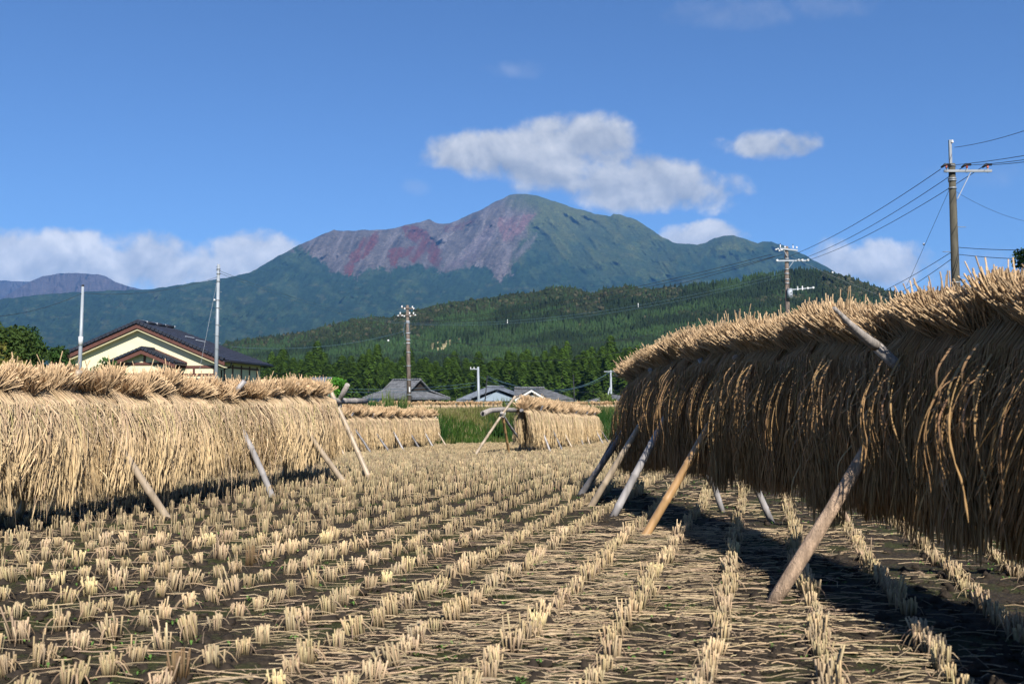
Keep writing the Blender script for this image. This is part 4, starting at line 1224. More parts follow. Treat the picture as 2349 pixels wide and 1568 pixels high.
for i, (px_, py_) in enumerate(CEDTOP):
    for rep in range(2):
        Yt = 315 + rt.uniform(-8, 8) if rep == 0 else 345 + rt.uniform(-10, 10)
        x_ = px_ + (rt.normal(0, 3) if rep == 0 else 14 + rt.normal(0, 4)); y_ = py_ + (rt.uniform(0, 6) if rep == 0 else rt.uniform(-22, 4))
        tp = at(x_, y_, Yt); base = -2.6 + (Yt - 315) * .02
        h_ = tp[2] - base
        r_ = tag(empty('cedar_tree', (tp[0], Yt, base)), 'tall dark cedar in the front row behind the farmhouses' if rep == 0 else 'cedar top showing between the trees of the front row', 'cedar tree', 'cedars behind the farmhouses, front row' if rep == 0 else 'cedars behind the farmhouses, second row')
        wd = rt.uniform(7.5, 10.5)
        c_ = link_obj('crown', CED[int(rt.integers(0, 7))], r_); c_.scale = (wd, wd, h_); c_.rotation_euler = (0, 0, rt.random() * 6.28)
        k_ = link_obj('trunk', TRK, r_); k_.scale = (wd, wd, h_)

# ------------------------------------------------------------------ houses
M_cream = material('cream_render', (.62, .565, .375), .8, .2, var=.05, vscale=1.5)
M_brownb = material('brown_board', (.10, .042, .032), .6, .3, var=.1)
M_tile = material('dark_roof_tile', (.022, .024, .034), .45, .45, var=.25, vscale=3)
M_tileg = material('grey_roof_tile', (.105, .108, .115), .6, .35, var=.35, vscale=2)
M_tileb = material('blue_grey_roof_tile', (.115, .13, .155), .5, .4, var=.25, vscale=2)
M_tilel = material('light_ridge_tile', (.34, .36, .40), .5, .4)
M_darkw = material('dark_weathered_boards', (.028, .022, .018), .85, .15, var=.4, vscale=4, stretch=(6, 6, .6))
M_whitew = material('white_plaster', (.58, .57, .55), .8, .2, var=.04)
M_glass = material('window_glass', (.02, .025, .03), .1, .6)
M_cream2 = material('cream_soffit', (.5, .45, .28), .8, .2)

def roof_plane(mb, a, b, c, d, nu, nv, amp=.045, step=.03, up=None):
    """tiled slope: a-b eave, d-c ridge; waves across, small steps down the slope"""
    a, b, c, d = [np.array(p, float) for p in (a, b, c, d)]
    nrm = np.cross(b - a, d - a); nrm /= np.linalg.norm(nrm)
    if nrm[2] < 0: nrm = -nrm
    U = np.linspace(0, 1, nu * 4 + 1); VS = []
    for j in range(nv): VS += [(j / nv, step), ((j + .98) / nv, 0.0)]
    W0 = np.linalg.norm(b - a)
    pts = []
    for v, h in VS:
        lo = a + (d - a) * v; hi = b + (c - b) * v
        for u in U:
            # keep the tile width constant where the slope narrows
            p = lo + (hi - lo) * u
            xx = np.dot(p - a, (b - a) / W0) / W0 * nu
            pts.append(p + nrm * (h + amp * (.5 + .5 * math.cos(2 * math.pi * xx))))
    m = len(U); fs = []
    for j in range(len(VS) - 1):
        for i in range(m - 1): fs.append((j * m + i, j * m + i + 1, (j + 1) * m + i + 1, (j + 1) * m + i))
    mb.add(pts, fs)
    return mb
def roof_slab(mb, pts, th=.12):
    return mb.prism([(p[0], p[1], p[2] - .012) for p in pts], (0, 0, -th))
def ridge_caps(mb, p, q, n, r=.11, L=.8):
    p = np.array(p, float); q = np.array(q, float)
    for i in range(n):
        a = p + (q - p) * (i / n); b_ = p + (q - p) * ((i + L) / n)
        mb.tube([a, b_], [r, r * .86], 8)

# --- yellow house on the left
H1 = tag(empty('house', (-25.4, 64.0, 0.0), math.atan2(-.12, 1)), 'pale yellow gabled house with dark tiled roof on the left', 'house')
WY = .44; RZ = 6.30; EZ = 3.72; HW = 6.25; DP = 8.6; RL = 5.4
wl = MB(); hw = 5.5; wz = RZ - .34 - (RZ - EZ) / HW * 0; sl = (RZ - EZ) / HW
wl.prism([(-hw, WY, 0), (hw, WY, 0), (hw, WY, RZ - sl * hw - .2), (0, WY, RZ - .2), (-hw, WY, RZ - sl * hw - .2)], (0, .2, 0))
wl.box((hw - .1, (WY + DP - .5) / 2 + .1, (RZ - sl * hw - .2) / 2), (.2, DP - .5 - WY - .2, RZ - sl * hw - .2))
wl.box((-hw + .1, (WY + DP - .5) / 2 + .1, (RZ - sl * hw - .2) / 2), (.2, DP - .5 - WY - .2, RZ - sl * hw - .2))
wl.box((0, DP - .6, (RZ - sl * hw - .2) / 2), (2 * hw - .4, .2, RZ - sl * hw - .2))
wall = wl.build('wall', M_cream, H1)
rf = MB()
roof_plane(rf, (HW, 0, EZ), (HW, DP, EZ), (0, RL, RZ), (0, 0, RZ), 30, 17)
roof_plane(rf, (-HW, 0, EZ), (-HW, DP, EZ), (0, RL, RZ), (0, 0, RZ), 30, 17)
roof_plane(rf, (-HW, DP, EZ), (HW, DP, EZ), (.01, RL, RZ), (-.01, RL, RZ), 40, 9)
roof_slab(rf, [(HW, 0, EZ), (HW, DP, EZ), (0, RL, RZ), (0, 0, RZ)]); roof_slab(rf, [(0, 0, RZ), (0, RL, RZ), (-HW, DP, EZ), (-HW, 0, EZ)]); roof_slab(rf, [(-HW, DP, EZ), (0, RL, RZ), (HW, DP, EZ)])
roof = rf.build('roof', M_tile, H1)
rc_ = MB()
for s in (-1, 1):
    for k in range(23):                                       # verge tiles stepping down both slopes
        t = k / 23; t2 = (k + .82) / 23
        rc_.beam((s * HW * t, -.04, RZ - (RZ - EZ) * t + .10), (s * HW * t2, -.04, RZ - (RZ - EZ) * t2 + .07), .26, .20)
ridge_caps(rc_, (0, 0, RZ + .13), (0, RL, RZ + .13), 4, .12)
rc_.build('verge_tiles', M_tile, roof)
rc_ = MB(); ridge_caps(rc_, (0, .25, RZ + .19), (0, RL + .1, RZ + .17), 26, .06, .6); rc_.build('ridge_cap', M_tilel, roof)
mb = MB(); mb.beam((2.05, 2.9, RZ - sl * 2.05 + .12), (2.15, 4.0, RZ - sl * 2.15 + .12), .06, .05); mb.beam((2.6, 3.4, RZ - sl * 2.6 + .12), (2.75, 4.5, RZ - sl * 2.75 + .12), .06, .05); mb.build('snow_guard', M_tilel, roof)
for s in (-1, 1):
    fb = MB(); fb.prism([(0, -.06, RZ - .10), (s * HW, -.06, EZ - .10), (s * HW, -.06, EZ - .35), (0, -.06, RZ - .35)], (0, .05, 0)); fb.build('barge_board', M_brownb, H1)
    sf = MB(); sf.prism([(0, 0, RZ - .44), (s * HW, 0, EZ - .44), (s * HW, 0, EZ - .50), (0, 0, RZ - .50)], (0, WY - .01, 0)); sf.build('soffit', M_cream2, H1)
gt = MB(); gt.tube([(HW + .07, 0, EZ - .06), (HW + .07, DP, EZ - .06)], .065, 8); gt.tube([(HW + .05, 1.0, EZ - .1), (HW - .1, 1.1, EZ - .45), (hw + .06, 1.1, EZ - .6), (hw + .06, 1.1, .2)], .04, 6); gt.build('gutter', M_black, H1)
# brown bands on the wall
tb = MB(); bz = 3.32
tb.box((1.6, WY - .03, bz), (7.6, .06, .17)); tb.box((3.4, WY - .031, bz - .52), (4.0, .06, .15))
for x in (1.95, 3.9, 5.35): tb.box((x, WY - .032, bz - .28), (.14, .058, .40))
for y in (1.6, 3.0, 4.5, 6.0, 7.4): tb.box((hw + .03, y, 2.9), (.06, .12, 1.3))
tb.box((hw + .031, 4.2, 3.35), (.06, 7.0, .12))
tb.build('timber_band', M_brownb, H1)
for y in (2.3, 5.2):
    w_ = MB(); w_.box((hw + .02, y, 1.9), (.05, 1.0, 1.3)); w_.build('window', M_glass, H1)
w_ = MB(); w_.box((3.2, WY - .02, 1.5), (2.6, .05, 2.1)); w_.build('sliding_door', M_glass, H1)
# porch gable in front
PX_, PW, PZ, PE = 1.05, 2.35, 4.45, 3.50
pf = MB(); y0, y1 = -1.3, WY
roof_plane(pf, (PX_ + PW, y0, PE), (PX_ + PW, y1, PE), (PX_, y1, PZ), (PX_, y0, PZ), 6, 8)
roof_plane(pf, (PX_ - PW, y0, PE), (PX_ - PW, y1, PE), (PX_, y1, PZ), (PX_, y0, PZ), 6, 8)
roof_slab(pf, [(PX_ + PW, y0, PE), (PX_ + PW, y1, PE), (PX_, y1, PZ), (PX_, y0, PZ)], .1); roof_slab(pf, [(PX_, y0, PZ), (PX_, y1, PZ), (PX_ - PW, y1, PE), (PX_ - PW, y0, PE)], .1)
porch = pf.build('porch_roof', M_tile, H1)
pc = MB()
for s in (-1, 1):
    for k in range(9):
        t, t2 = k / 9, (k + .8) / 9
        pc.beam((PX_ + s * PW * t, y0 - .03, PZ - (PZ - PE) * t + .09), (PX_ + s * PW * t2, y0 - .03, PZ - (PZ - PE) * t2 + .06), .22, .16)
ridge_caps(pc, (PX_, y0, PZ + .10), (PX_, y1, PZ + .10), 7, .10)
pc.build('verge_tiles', M_tile, porch)
for s in (-1, 1):
    fb = MB(); fb.prism([(PX_, y0 - .06, PZ - .08), (PX_ + s * PW, y0 - .06, PE - .08), (PX_ + s * PW, y0 - .06, PE - .32), (PX_, y0 - .06, PZ - .32)], (0, .05, 0)); fb.build('porch_barge_board', M_brownb, porch)
    fb = MB(); fb.prism([(PX_, WY - .05, PZ + .12), (PX_ + s * PW, WY - .05, PE + .14), (PX_ + s * PW, WY - .05, PE - .02), (PX_, WY - .05, PZ - .06)], (0, .045, 0)); fb.build('flashing_board', M_brownb, porch)
pw = MB(); pw.prism([(PX_ - 1.95, y0 + .45, 0), (PX_ + 1.95, y0 + .45, 0), (PX_ + 1.95, y0 + .45, 3.54), (PX_, y0 + .45, 4.25), (PX_ - 1.95, y0 + .45, 3.54)], (0, .12, 0)); pw.build('porch_wall', M_cream, H1)
pb = MB(); pb.box((PX_ + .05, y0 + .42, 3.48), (3.7, .05, .17)); pb.box((PX_, y0 + .421, 3.87), (.14, .05, .62)); pb.box((PX_ + .05, y0 + .422, 2.80), (3.8, .05, .14)); pb.box((PX_ + 1.9, y0 + .4, 1.8), (.15, .15, 3.5)); pb.build('porch_timber', M_brownb, H1)

def irimoya(root, W, D, ez, rz, gw, gd, mat, nu, nv, ridge_dir='x'):
    """hip-and-gable roof: eave W x D centred, ridge along x"""
    rf = MB(); x, y = W / 2, D / 2
    mid = ez + (rz - ez) * .42; xg = gw / 2; ym = y * .52
    roof_plane(rf, (-x, -y, ez), (x, -y, ez), (xg + .3, -ym, mid), (-xg - .3, -ym, mid), nu, nv // 2)
    roof_plane(rf, (-xg - .3, -ym, mid), (xg + .3, -ym, mid), (xg + .3, 0, rz), (-xg - .3, 0, rz), int(nu * .6), nv // 2)
    roof_plane(rf, (x, y, ez), (-x, y, ez), (-xg - .3, ym, mid), (xg + .3, ym, mid), nu, nv // 2)
    roof_plane(rf, (xg + .3, ym, mid), (-xg - .3, ym, mid), (-xg - .3, 0, rz), (xg + .3, 0, rz), int(nu * .6), nv // 2)
    for s in (-1, 1):
        roof_plane(rf, (s * x, -s * -y, ez), (s * x, -s * y, ez), (s * (xg - .4), -s * ym, mid), (s * (xg - .4), s * ym, mid), int(nu * .6), nv // 2)
    roof_slab(rf, [(-x, -y, ez), (x, -y, ez), (x, y, ez), (-x, y, ez)], .12)
    r = rf.build('roof', mat, root)
    rc = MB(); ridge_caps(rc, (-xg - .4, 0, rz + .12), (xg + .4, 0, rz + .12), 12, .13, .98)
    for s in (-1, 1):
        ridge_caps(rc, (s * (xg + .3), -ym, mid + .06), (s * x, -y, ez + .08), 8, .10, .97); ridge_caps(rc, (s * (xg + .3), ym, mid + .06), (s * x, y, ez + .08), 8, .10, .97)
        ridge_caps(rc, (s * (xg + .3), -ym, mid + .08), (s * (xg + .3), 0, rz + .08), 8, .10, .97); ridge_caps(rc, (s * (xg + .3), ym, mid + .08), (s * (xg + .3), 0, rz + .08), 8, .10, .97)
    rc.build('ridge_cap', M_tileg if mat is not M_tileb else M_tileb, r)
    return r, (xg, ym, mid)

# --- dark timber farmhouse behind the middle pole
hc_ = at(936, 905, 118)
H2 = tag(empty('farmhouse', (hc_[0] - .2, 118, -1.9), rad(-38)), 'dark timber farmhouse with grey hip and gable roof behind the middle pole', 'house')
r, (xg, ym, mid) = irimoya(H2, 8.6, 6.8, 3.35, 5.6, 4.2, 4, M_tileg, 30, 12)
for s in (-1, 1):
    gm_ = MB(); gm_.prism([(s * (xg - .1), -ym, mid), (s * (xg - .1), ym, mid), (s * (xg - .1), 0, 5.42)], (.1 * s, 0, 0)); gm_.build('gable', M_darkw, H2)
wb = MB(); wb.box((0, 0, 1.65), (7.0, 5.2, 3.3)); wb.build('wall', M_darkw, H2)
for x in (-2.1, .3, 2.4):
    w_ = MB(); w_.box((x, -2.62, 1.6), (1.3, .05, 1.5)); w_.build('window', M_glass, H2)
lr = MB(); roof_plane(lr, (-5.4, -5.0, 1.25), (5.4, -5.0, 1.25), (4.6, -2.7, 2.0), (-4.6, -2.7, 2.0), 36, 6); roof_slab(lr, [(-5.4, -5.0, 1.25), (5.4, -5.0, 1.25), (4.6, -2.7, 2.0), (-4.6, -2.7, 2.0)]); lr.build('lower_roof', M_tileg, H2)
lr = MB(); roof_plane(lr, (-6.2, 4.0, 1.25), (-6.2, -5.0, 1.25), (-3.6, -2.7, 2.0), (-3.6, 2.6, 2.0), 30, 6); roof_slab(lr, [(-6.2, 4.0, 1.25), (-6.2, -5.0, 1.25), (-3.6, -2.7, 2.0), (-3.6, 2.6, 2.0)]); lr.build('lower_roof', M_tileg, H2)

# --- low brown shed left of it
sc_p = at(806, 915, 112)
S_ = tag(empty('shed', (sc_p[0], 112, -1.6)), 'low brown boarded shed left of the dark farmhouse', 'shed')
mb = MB(); mb.box((-1.6, 0, 1.25), (3.4, 3, 2.5)); mb.box((1.6, -.1, 1.2), (2.8, 3, 2.4)); mb.build('wall', material('brown_boards', (.10, .06, .03), .8, .2, var=.3, vscale=3, stretch=(1, 1, 8)), S_)
mb = MB(); mb.prism([(-3.6, -1.9, 2.55), (3.4, -1.9, 2.5), (3.4, 1.9, 2.95), (-3.6, 1.9, 3.0)], (0, 0, .12)); mb.build('roof', M_tile, S_)
mb = MB(); mb.box((1.3, -1.93, 2.42), (4.0, .05, .10)); mb.build('fascia', M_bamboo_gold, S_)

# --- small roof peeping over the end of the left rack
q = at(744, 866, 100)
S2 = tag(empty('house', (q[0], 100, -1.5)), 'small pale tiled roof showing above the end of the left rack', 'house')
mb = MB(); mb.box((0, 0, 2.3), (1.6, 3, 4.0)); mb.build('wall', M_whitew, S2)
mb = MB(); roof_plane(mb, (-1.2, -2, 4.35), (1.2, -2, 4.35), (1.2, 0, 5.1), (-1.2, 0, 5.1), 8, 6); roof_slab(mb, [(-1.2, -2, 4.35), (1.2, -2, 4.35), (1.2, 0, 5.1), (-1.2, 0, 5.1)]); roof_plane(mb, (1.2, 2, 4.35), (-1.2, 2, 4.35), (-1.2, 0, 5.1), (1.2, 0, 5.1), 8, 6); mb.build('roof', M_tileb, S2)

# --- long blue grey roofed house
def lp(px_, py_, Y): return at(px_, py_, Y)
def house_box(name, x0, x1, yt, ye, Y, depth, mat, label, wall=M_whitew, side=.9, base=-2.0, hipl=True, hipr=True, nu=40):
    """long roof seen from the eave side: x0..x1 eave ends, yt ridge, ye eave (photo heights)"""
    a = at(x0, ye, Y); b_ = at(x1, ye, Y); t = at((x0 + x1) / 2, yt, Y + depth / 2)
    cx_ = (a[0] + b_[0]) / 2; W = b_[0] - a[0]; ez = a[2] - base; rz = t[2] - base
    root = tag(empty(name, (cx_, Y + depth / 2, base)), label, 'house')
    hl = depth * .45 if hipl else 0; hr = depth * .45 if hipr else 0
    x = W / 2; y = depth / 2
    mb = MB()
    roof_plane(mb, (-x, -y, ez), (x, -y, ez), (x - hr, 0, rz), (-x + hl, 0, rz), nu, 9)
    roof_plane(mb, (x, y, ez), (-x, y, ez), (-x + hl, 0, rz), (x - hr, 0, rz), nu, 9)
    if hipl: roof_plane(mb, (-x, y, ez), (-x, -y, ez), (-x + hl, -.01, rz), (-x + hl, .01, rz), 20, 9)
    if hipr: roof_plane(mb, (x, -y, ez), (x, y, ez), (x - hr, .01, rz), (x - hr, -.01, rz), 20, 9)
    roof_slab(mb, [(-x, -y, ez), (x, -y, ez), (x, y, ez), (-x, y, ez)])
    r = mb.build('roof', mat, root)
    rc = MB(); ridge_caps(rc, (-x + hl, 0, rz + .12), (x - hr, 0, rz + .12), 14, .13, .98); rc.build('ridge_cap', mat, r)
    mb = MB(); mb.box((0, 0, ez / 2 - .06), (W - 1.4, depth - 1.4, ez - .14)); mb.build('wall', wall, root)
    return root, ez, rz, W, depth
H3, ez, rz, W3, D3 = house_box('farmhouse', 1046, 1222, 889, 917, 96, 6.5, M_tileb, 'blue grey tiled farmhouse with a small front gable behind the pale thin pole', M_darkw, hipl=True, hipr=True)
g = MB(); gx_, gz_ = .3, rz - .25; gwid = 2.6
roof_plane(g, (gx_ + gwid, -D3 / 2 - .6, ez + .1), (gx_ + gwid, -.8, ez + .1), (gx_, -.8, gz_), (gx_, -D3 / 2 - .6, gz_), 12, 8)
roof_plane(g, (gx_ - gwid, -D3 / 2 - .6, ez + .1), (gx_ - gwid, -.8, ez + .1), (gx_, -.8, gz_), (gx_, -D3 / 2 - .6, gz_), 12, 8)
g.build('front_gable_roof', M_tileb, H3)
g = MB(); g.prism([(gx_ - gwid + .35, -D3 / 2 - .25, ez - .1), (gx_ + gwid - .35, -D3 / 2 - .25, ez - .1), (gx_, -D3 / 2 - .25, gz_ - .15)], (0, .15, 0)); g.build('front_gable', material('blue_grey_boards', (.22, .27, .32), .7, .2), H3)
g = MB(); roof_plane(g, (-1.6, -D3 / 2 - 2.0, ez - .75), (4.6, -D3 / 2 - 2.0, ez - .75), (4.6, -D3 / 2 + .2, ez - .2), (-1.6, -D3 / 2 + .2, ez - .2), 24, 5); roof_slab(g, [(-1.6, -D3 / 2 - 2.0, ez - .75), (4.6, -D3 / 2 - 2.0, ez - .75), (4.6, -D3 / 2 + .2, ez - .2), (-1.6, -D3 / 2 + .2, ez - .2)], .1); g.build('lower_roof', M_tileb, H3)
for x in (-2.6, 0, 2.0):
    w_ = MB(); w_.box((x, -D3 / 2 + .66, 1.2), (1.2, .05, 1.2)); w_.build('window', M_glass, H3)

# --- white gabled house joined to its right
H4, ez, rz, W4, D4 = house_box('farmhouse', 1180, 1322, 892, 917, 91, 6.5, M_tileg, 'white plastered house with a wide white gable and grey roof', M_whitew, hipl=False, hipr=True)
gb = at(1219, 893, 87.2); gx_ = gb[0] - H4.location.x; gy = 87.2 - H4.location.y; gz_ = gb[2] - H4.location.z; gwid = 2.15; ge = gz_ - 1.25
g = MB()
roof_plane(g, (gx_ + gwid, gy, ge), (gx_ + gwid, 0, ge), (gx_, 0, gz_), (gx_, gy, gz_), 12, 8)
roof_plane(g, (gx_ - gwid, gy, ge), (gx_ - gwid, 0, ge), (gx_, 0, gz_), (gx_, gy, gz_), 12, 8)
g.build('gable_roof', M_tileg, H4)
g = MB()
for s in (-1, 1): g.prism([(gx_, gy - .04, gz_ - .02), (gx_ + s * gwid, gy - .04, ge - .02), (gx_ + s * gwid, gy - .04, ge - .20), (gx_, gy - .04, gz_ - .20)], (0, .05, 0))
g.build('barge_board', M_whitew, H4)
g = MB(); g.prism([(gx_ - gwid + .3, gy + .5, 0), (gx_ + gwid - .3, gy + .5, 0), (gx_ + gwid - .3, gy + .5, ge + .02), (gx_, gy + .5, gz_ - .15), (gx_ - gwid + .3, gy + .5, ge + .02)], (0, .15, 0)); g.build('gable', M_whitew, H4)
g = MB(); g.prism([(gx_ - .28, gy + .46, gz_ - .52), (gx_ + .28, gy + .46, gz_ - .52), (gx_ + .14, gy + .46, gz_ - .30), (gx_ - .14, gy + .46, gz_ - .30)], (0, .03, 0)); g.build('vent', M_black, H4)
house_box('farmhouse', 1350, 1480, 905, 921, 84, 5.5, M_tileg, 'low grey tiled roof just left of the right rack', M_darkw)

# ------------------------------------------------------------------ utility poles
def steps(mb, h0, h1, r, rng, dx=.28):
    z = h0; s = 1
    while z < h1: mb.tube([(s * r * .8, 0, z), (s * (r + dx), -.02, z)], .012, 5); z += .9; s = -s
def insul(root, p, rr=.055, hh=.16, mat=None, name='insulator'):
    mb = MB(); x, y, z = p
    mb.tube([(x, y, z), (x, y, z + hh * .3), (x, y, z + hh * .31), (x, y, z + hh * .6), (x, y, z + hh * .61), (x, y, z + hh)], [rr * .6, rr, rr * .6, rr, rr * .55, rr * .8], 10)
    return mb.build(name, mat or M_white, root)

UP = {}
# right pole
pr = at(2188, 925, 34); zt = at(2183, 376, 34)[2]; xb = at(2190, 925, 34)[0]
zg = float(ground_z(pr[0], 34))
K1 = tag(empty('utility_pole', (at(2187, 500, 34)[0], 34, zg)), 'brown concrete utility pole with three black capped insulators rising behind the right rack', 'utility pole')
hP = zt - zg
mb = MB(); mb.tube([(0.03, 0, 0), (0, 0, hP)], [.185, .115], 20); mb.build('pole', M_conc, K1)
mb = MB(); mb.box((-.085, -.02, hP + .10), (.02, .075, 1.55)); mb.box((-.05, -.055, hP + .10), (.09, .012, 1.55)); mb.build('top_bracket', M_steel, K1)
mb = MB(); mb.box((.50, -.16, hP - .30), (1.72, .075, .085)); mb.build('crossarm', M_steel, K1)
mb = MB(); mb.beam((.62, -.17, hP - .30), (.10, -.14, hP - 1.32), .035, .025); mb.build('arm_brace', M_tank, K1)
for z in (-.08, -.55, -.62, -.90): 
    mb = MB(); mb.tube([(0, 0, hP + z - .03), (0, 0, hP + z + .03)], .135 if z > -.5 else .142, 16); mb.build('clamp_band', M_steel, K1)
for x in (-.27, .47, 1.22):
    mb = MB(); mb.tube([(x, -.16, hP - .36), (x, -.16, hP - .20)], .028, 8); mb.build('insulator_pin', M_steel, K1)
    insul(K1, (x, -.16, hP - .20), .048, .10, M_brownpor)
    mb = MB(); mb.tube([(x - .19, -.16, hP - .17), (x - .04, -.16, hP - .065), (x + .15, -.16, hP - .07)], [.035, .055, .04], 8); mb.build('insulator_cover', M_black, K1)
insul(K1, (.01, -.07, hP + .75), .05, .11, M_white)
mb = MB(); steps(mb, .6, hP - 1.5, .15, rt); mb.build('step_bolts', M_steel, K1)
for z in (hP - 4.35, hP - 4.65): mb = MB(); mb.tube([(0, 0, z - .025), (0, 0, z + .025)], .165, 16); mb.build('clamp_band', M_steel, K1)

# pole with transformer
Yp = 62.0
tx = at(1804, 565, Yp); zg = float(ground_z(tx[0], Yp))
K2 = tag(empty('utility_pole', (tx[0], Yp, zg)), 'concrete utility pole carrying a pale grey transformer and two crossarms', 'utility pole')
h = tx[2] - zg; S_ = Yp / F                                     # metres per photo unit at the pole
mb = MB(); mb.tube([(0, 0, 0), (0, 0, h)], [.19, .115], 18); mb.build('pole', M_conc2, K2)
def rel(px_, py_): p = at(px_, py_, Yp); return (p[0] - tx[0], p[2] - zg)
a = rel(1787, 571); b_ = rel(1828, 575)
mb = MB(); mb.beam((a[0], -.16, a[1]), (b_[0], -.16, b_[1]), .08, .09); mb.build('crossarm', M_tank, K2)
a = rel(1778, 599); b_ = rel(1852, 598.5)
mb = MB(); mb.beam((a[0], -.17, a[1]), (b_[0], -.17, b_[1]), .08, .09); mb.build('crossarm', M_tank, K2)
for p_, q_ in ((rel(1797, 576), rel(1806, 592)), (rel(1818, 601), rel(1808, 615))):
    mb = MB(); mb.beam((p_[0], -.18, p_[1]), (q_[0], -.14, q_[1]), .04, .03); mb.build('arm_brace', M_tank, K2)
for (x, y) in ((1788.5, 569), (1817.5, 571)):
    r_ = rel(x, y); insul(K2, (r_[0], -.16, r_[1]), .045, .20); mb = MB(); mb.tube([(r_[0], -.16, r_[1] + .2), (r_[0], -.16, r_[1] + .3)], .02, 6); mb.build('terminal', M_black, K2)
for (x, y) in ((1799, 570), (1826, 571)): r_ = rel(x, y); insul(K2, (r_[0], -.16, r_[1]), .06, .14, M_white)
for (x, y) in ((1777, 574), (1781.5, 572.5), (1785, 576.5), (1790, 575)): r_ = rel(x, y); mb = MB(); mb.tube([(r_[0] - .05, -.3, r_[1] - .03), (r_[0] + .05, -.28, r_[1] + .02)], .055, 8); mb.build('strain_insulator', M_white, K2)
for (x, y) in ((1780, 598.5), (1829, 598), (1837, 597.5), (1850.5, 598)): r_ = rel(x, y); mb = MB(); mb.tube([(r_[0], -.22, r_[1]), (r_[0], -.34, r_[1])], .075, 10); mb.build('strain_insulator', M_white, K2)
a = rel(1809.5, 665); c_ = rel(1809.5, 684)
mb = MB(); mb.tube([(a[0], -.22, c_[1] - .02), (a[0], -.22, a[1])], .17, 18); mb.tube([(a[0], -.22, a[1]), (a[0], -.22, a[1] + .06)], [.185, .17], 18); tk = mb.build('transformer', M_tank, K2)
mb = MB()
for z in (.12, .34): mb.box((a[0] + .03, -.40, c_[1] + z), (.07, .03, .07))
mb.build('bracket', M_black, tk)
a = rel(1812, 665.5); b_ = rel(1863, 661)
mb = MB(); mb.beam((a[0], -.3, a[1]), (b_[0], -.3, b_[1]), .05, .06); mb.build('crossarm', M_tank, K2)
for (x, y) in ((1826.5, 668), (1837.5, 667.5)): r_ = rel(x, y); insul(K2, (r_[0], -.3, r_[1]), .055, .30)
for (x, y) in ((1849, 662), (1861.5, 661)): r_ = rel(x, y); mb = MB(); mb.tube([(r_[0], -.3, r_[1]), (r_[0], -.4, r_[1])], .07, 10); mb.build('strain_insulator', M_white, K2)
for y in (594, 618, 628, 641, 650): r_ = rel(1804, y); mb = MB(); mb.tube([(0, 0, r_[1] - .05), (0, 0, r_[1] + .05)], .15, 14); mb.build('clamp_band', M_steel, K2)
mb = MB(); r_ = rel(1799, 617); mb.tube([(-.16, -.05, r_[1]), (-.2, -.08, r_[1] - .5), (-.15, -.05, r_[1] - 1.2)], .018, 6); r_ = rel(1812, 625); mb.tube([(.16, -.05, r_[1]), (.22, -.1, r_[1] - .5), (.13, -.05, r_[1] - 1.1)], .018, 6); mb.build('cable_loop', M_black, K2)

# pole in the middle
Yp = 75.0; tx = at(934.5, 700, Yp); bx = at(939.5, 925, Yp); zg = float(ground_z(tx[0], Yp))
K3 = tag(empty('utility_pole', (tx[0], Yp, zg)), 'weathered concrete utility pole with white insulators in front of the dark farmhouse', 'utility pole')
h = tx[2] - zg
mb = MB(); mb.tube([(bx[0] - tx[0], 0, 0), (0, 0, h)], [.20, .115], 16); mb.build('pole', M_conc2, K3)
def rel(px_, py_): p = at(px_, py_, Yp); return (p[0] - tx[0], p[2] - zg)
for (x0, y0_, x1, y1_) in ((922, 706, 950, 708), (915, 723, 956, 723.5)):
    a = rel(x0, y0_); b_ = rel(x1, y1_); mb = MB(); mb.beam((a[0], -.15, a[1]), (b_[0], -.15, b_[1]), .07, .08); mb.build('crossarm', M_conc2, K3)
for (x, y) in ((922.5, 706), (929, 710.5), (946.5, 707), (949.5, 711), (918.5, 721), (940, 721), (949, 721)): r_ = rel(x, y); insul(K3, (r_[0], -.15, r_[1]), .065, .17)
for (x, y) in ((914, 725), (923, 724.5), (928, 726), (942, 726), (953, 723.5)): r_ = rel(x, y); mb = MB(); mb.tube([(r_[0] - .06, -.25, r_[1]), (r_[0] + .07, -.25, r_[1] + .02)], .06, 8); mb.build('strain_insulator', M_white, K3)
mb = MB(); mb.tube([(rel(910, 728)[0], -.3, rel(910, 728)[1]), (rel(925, 728.5)[0], -.3, rel(925, 728.5)[1])], .05, 6); mb.tube([(rel(950, 710)[0], -.3, rel(950, 710)[1]), (rel(958, 713.5)[0], -.3, rel(958, 713.5)[1])], .05, 6); mb.build('line_cover', M_black, K3)
for y in (737, 740, 764, 779, 787, 808, 839, 871, 905): r_ = rel(936, y); mb = MB(); mb.tube([(rel(934.5 + (y - 700) * .022, y)[0], 0, r_[1] - .04), (rel(934.5 + (y - 700) * .022, y)[0], 0, r_[1] + .04)], .150 + (y - 700) * .0003, 14); mb.build('clamp_band', M_tank if y < 800 else M_steel, K3)
mb = MB(); r_ = rel(936, 740); mb.tube([(-.17, -.1, r_[1]), (-.3, -.1, r_[1] - .6), (-.2, -.1, r_[1] - 1.0), (-.12, -.1, r_[1] - 1.5)], .02, 6); mb.tube([(.12, -.1, r_[1] + .1), (.18, -.1, r_[1] - .5), (.12, -.1, r_[1] - 1.0)], .02, 6); mb.build('cable_loop', M_wireblue, K3)
mb = MB(); r_ = rel(942, 893); mb.box((r_[0] - .06, -.2, r_[1]), (.10, .02, .40)); mb.build('number_plate', M_white, K3)
mb = MB(); steps(mb, 1.2, h - 2, .17, rt, .12); mb.build('step_bolts', M_steel, K3)

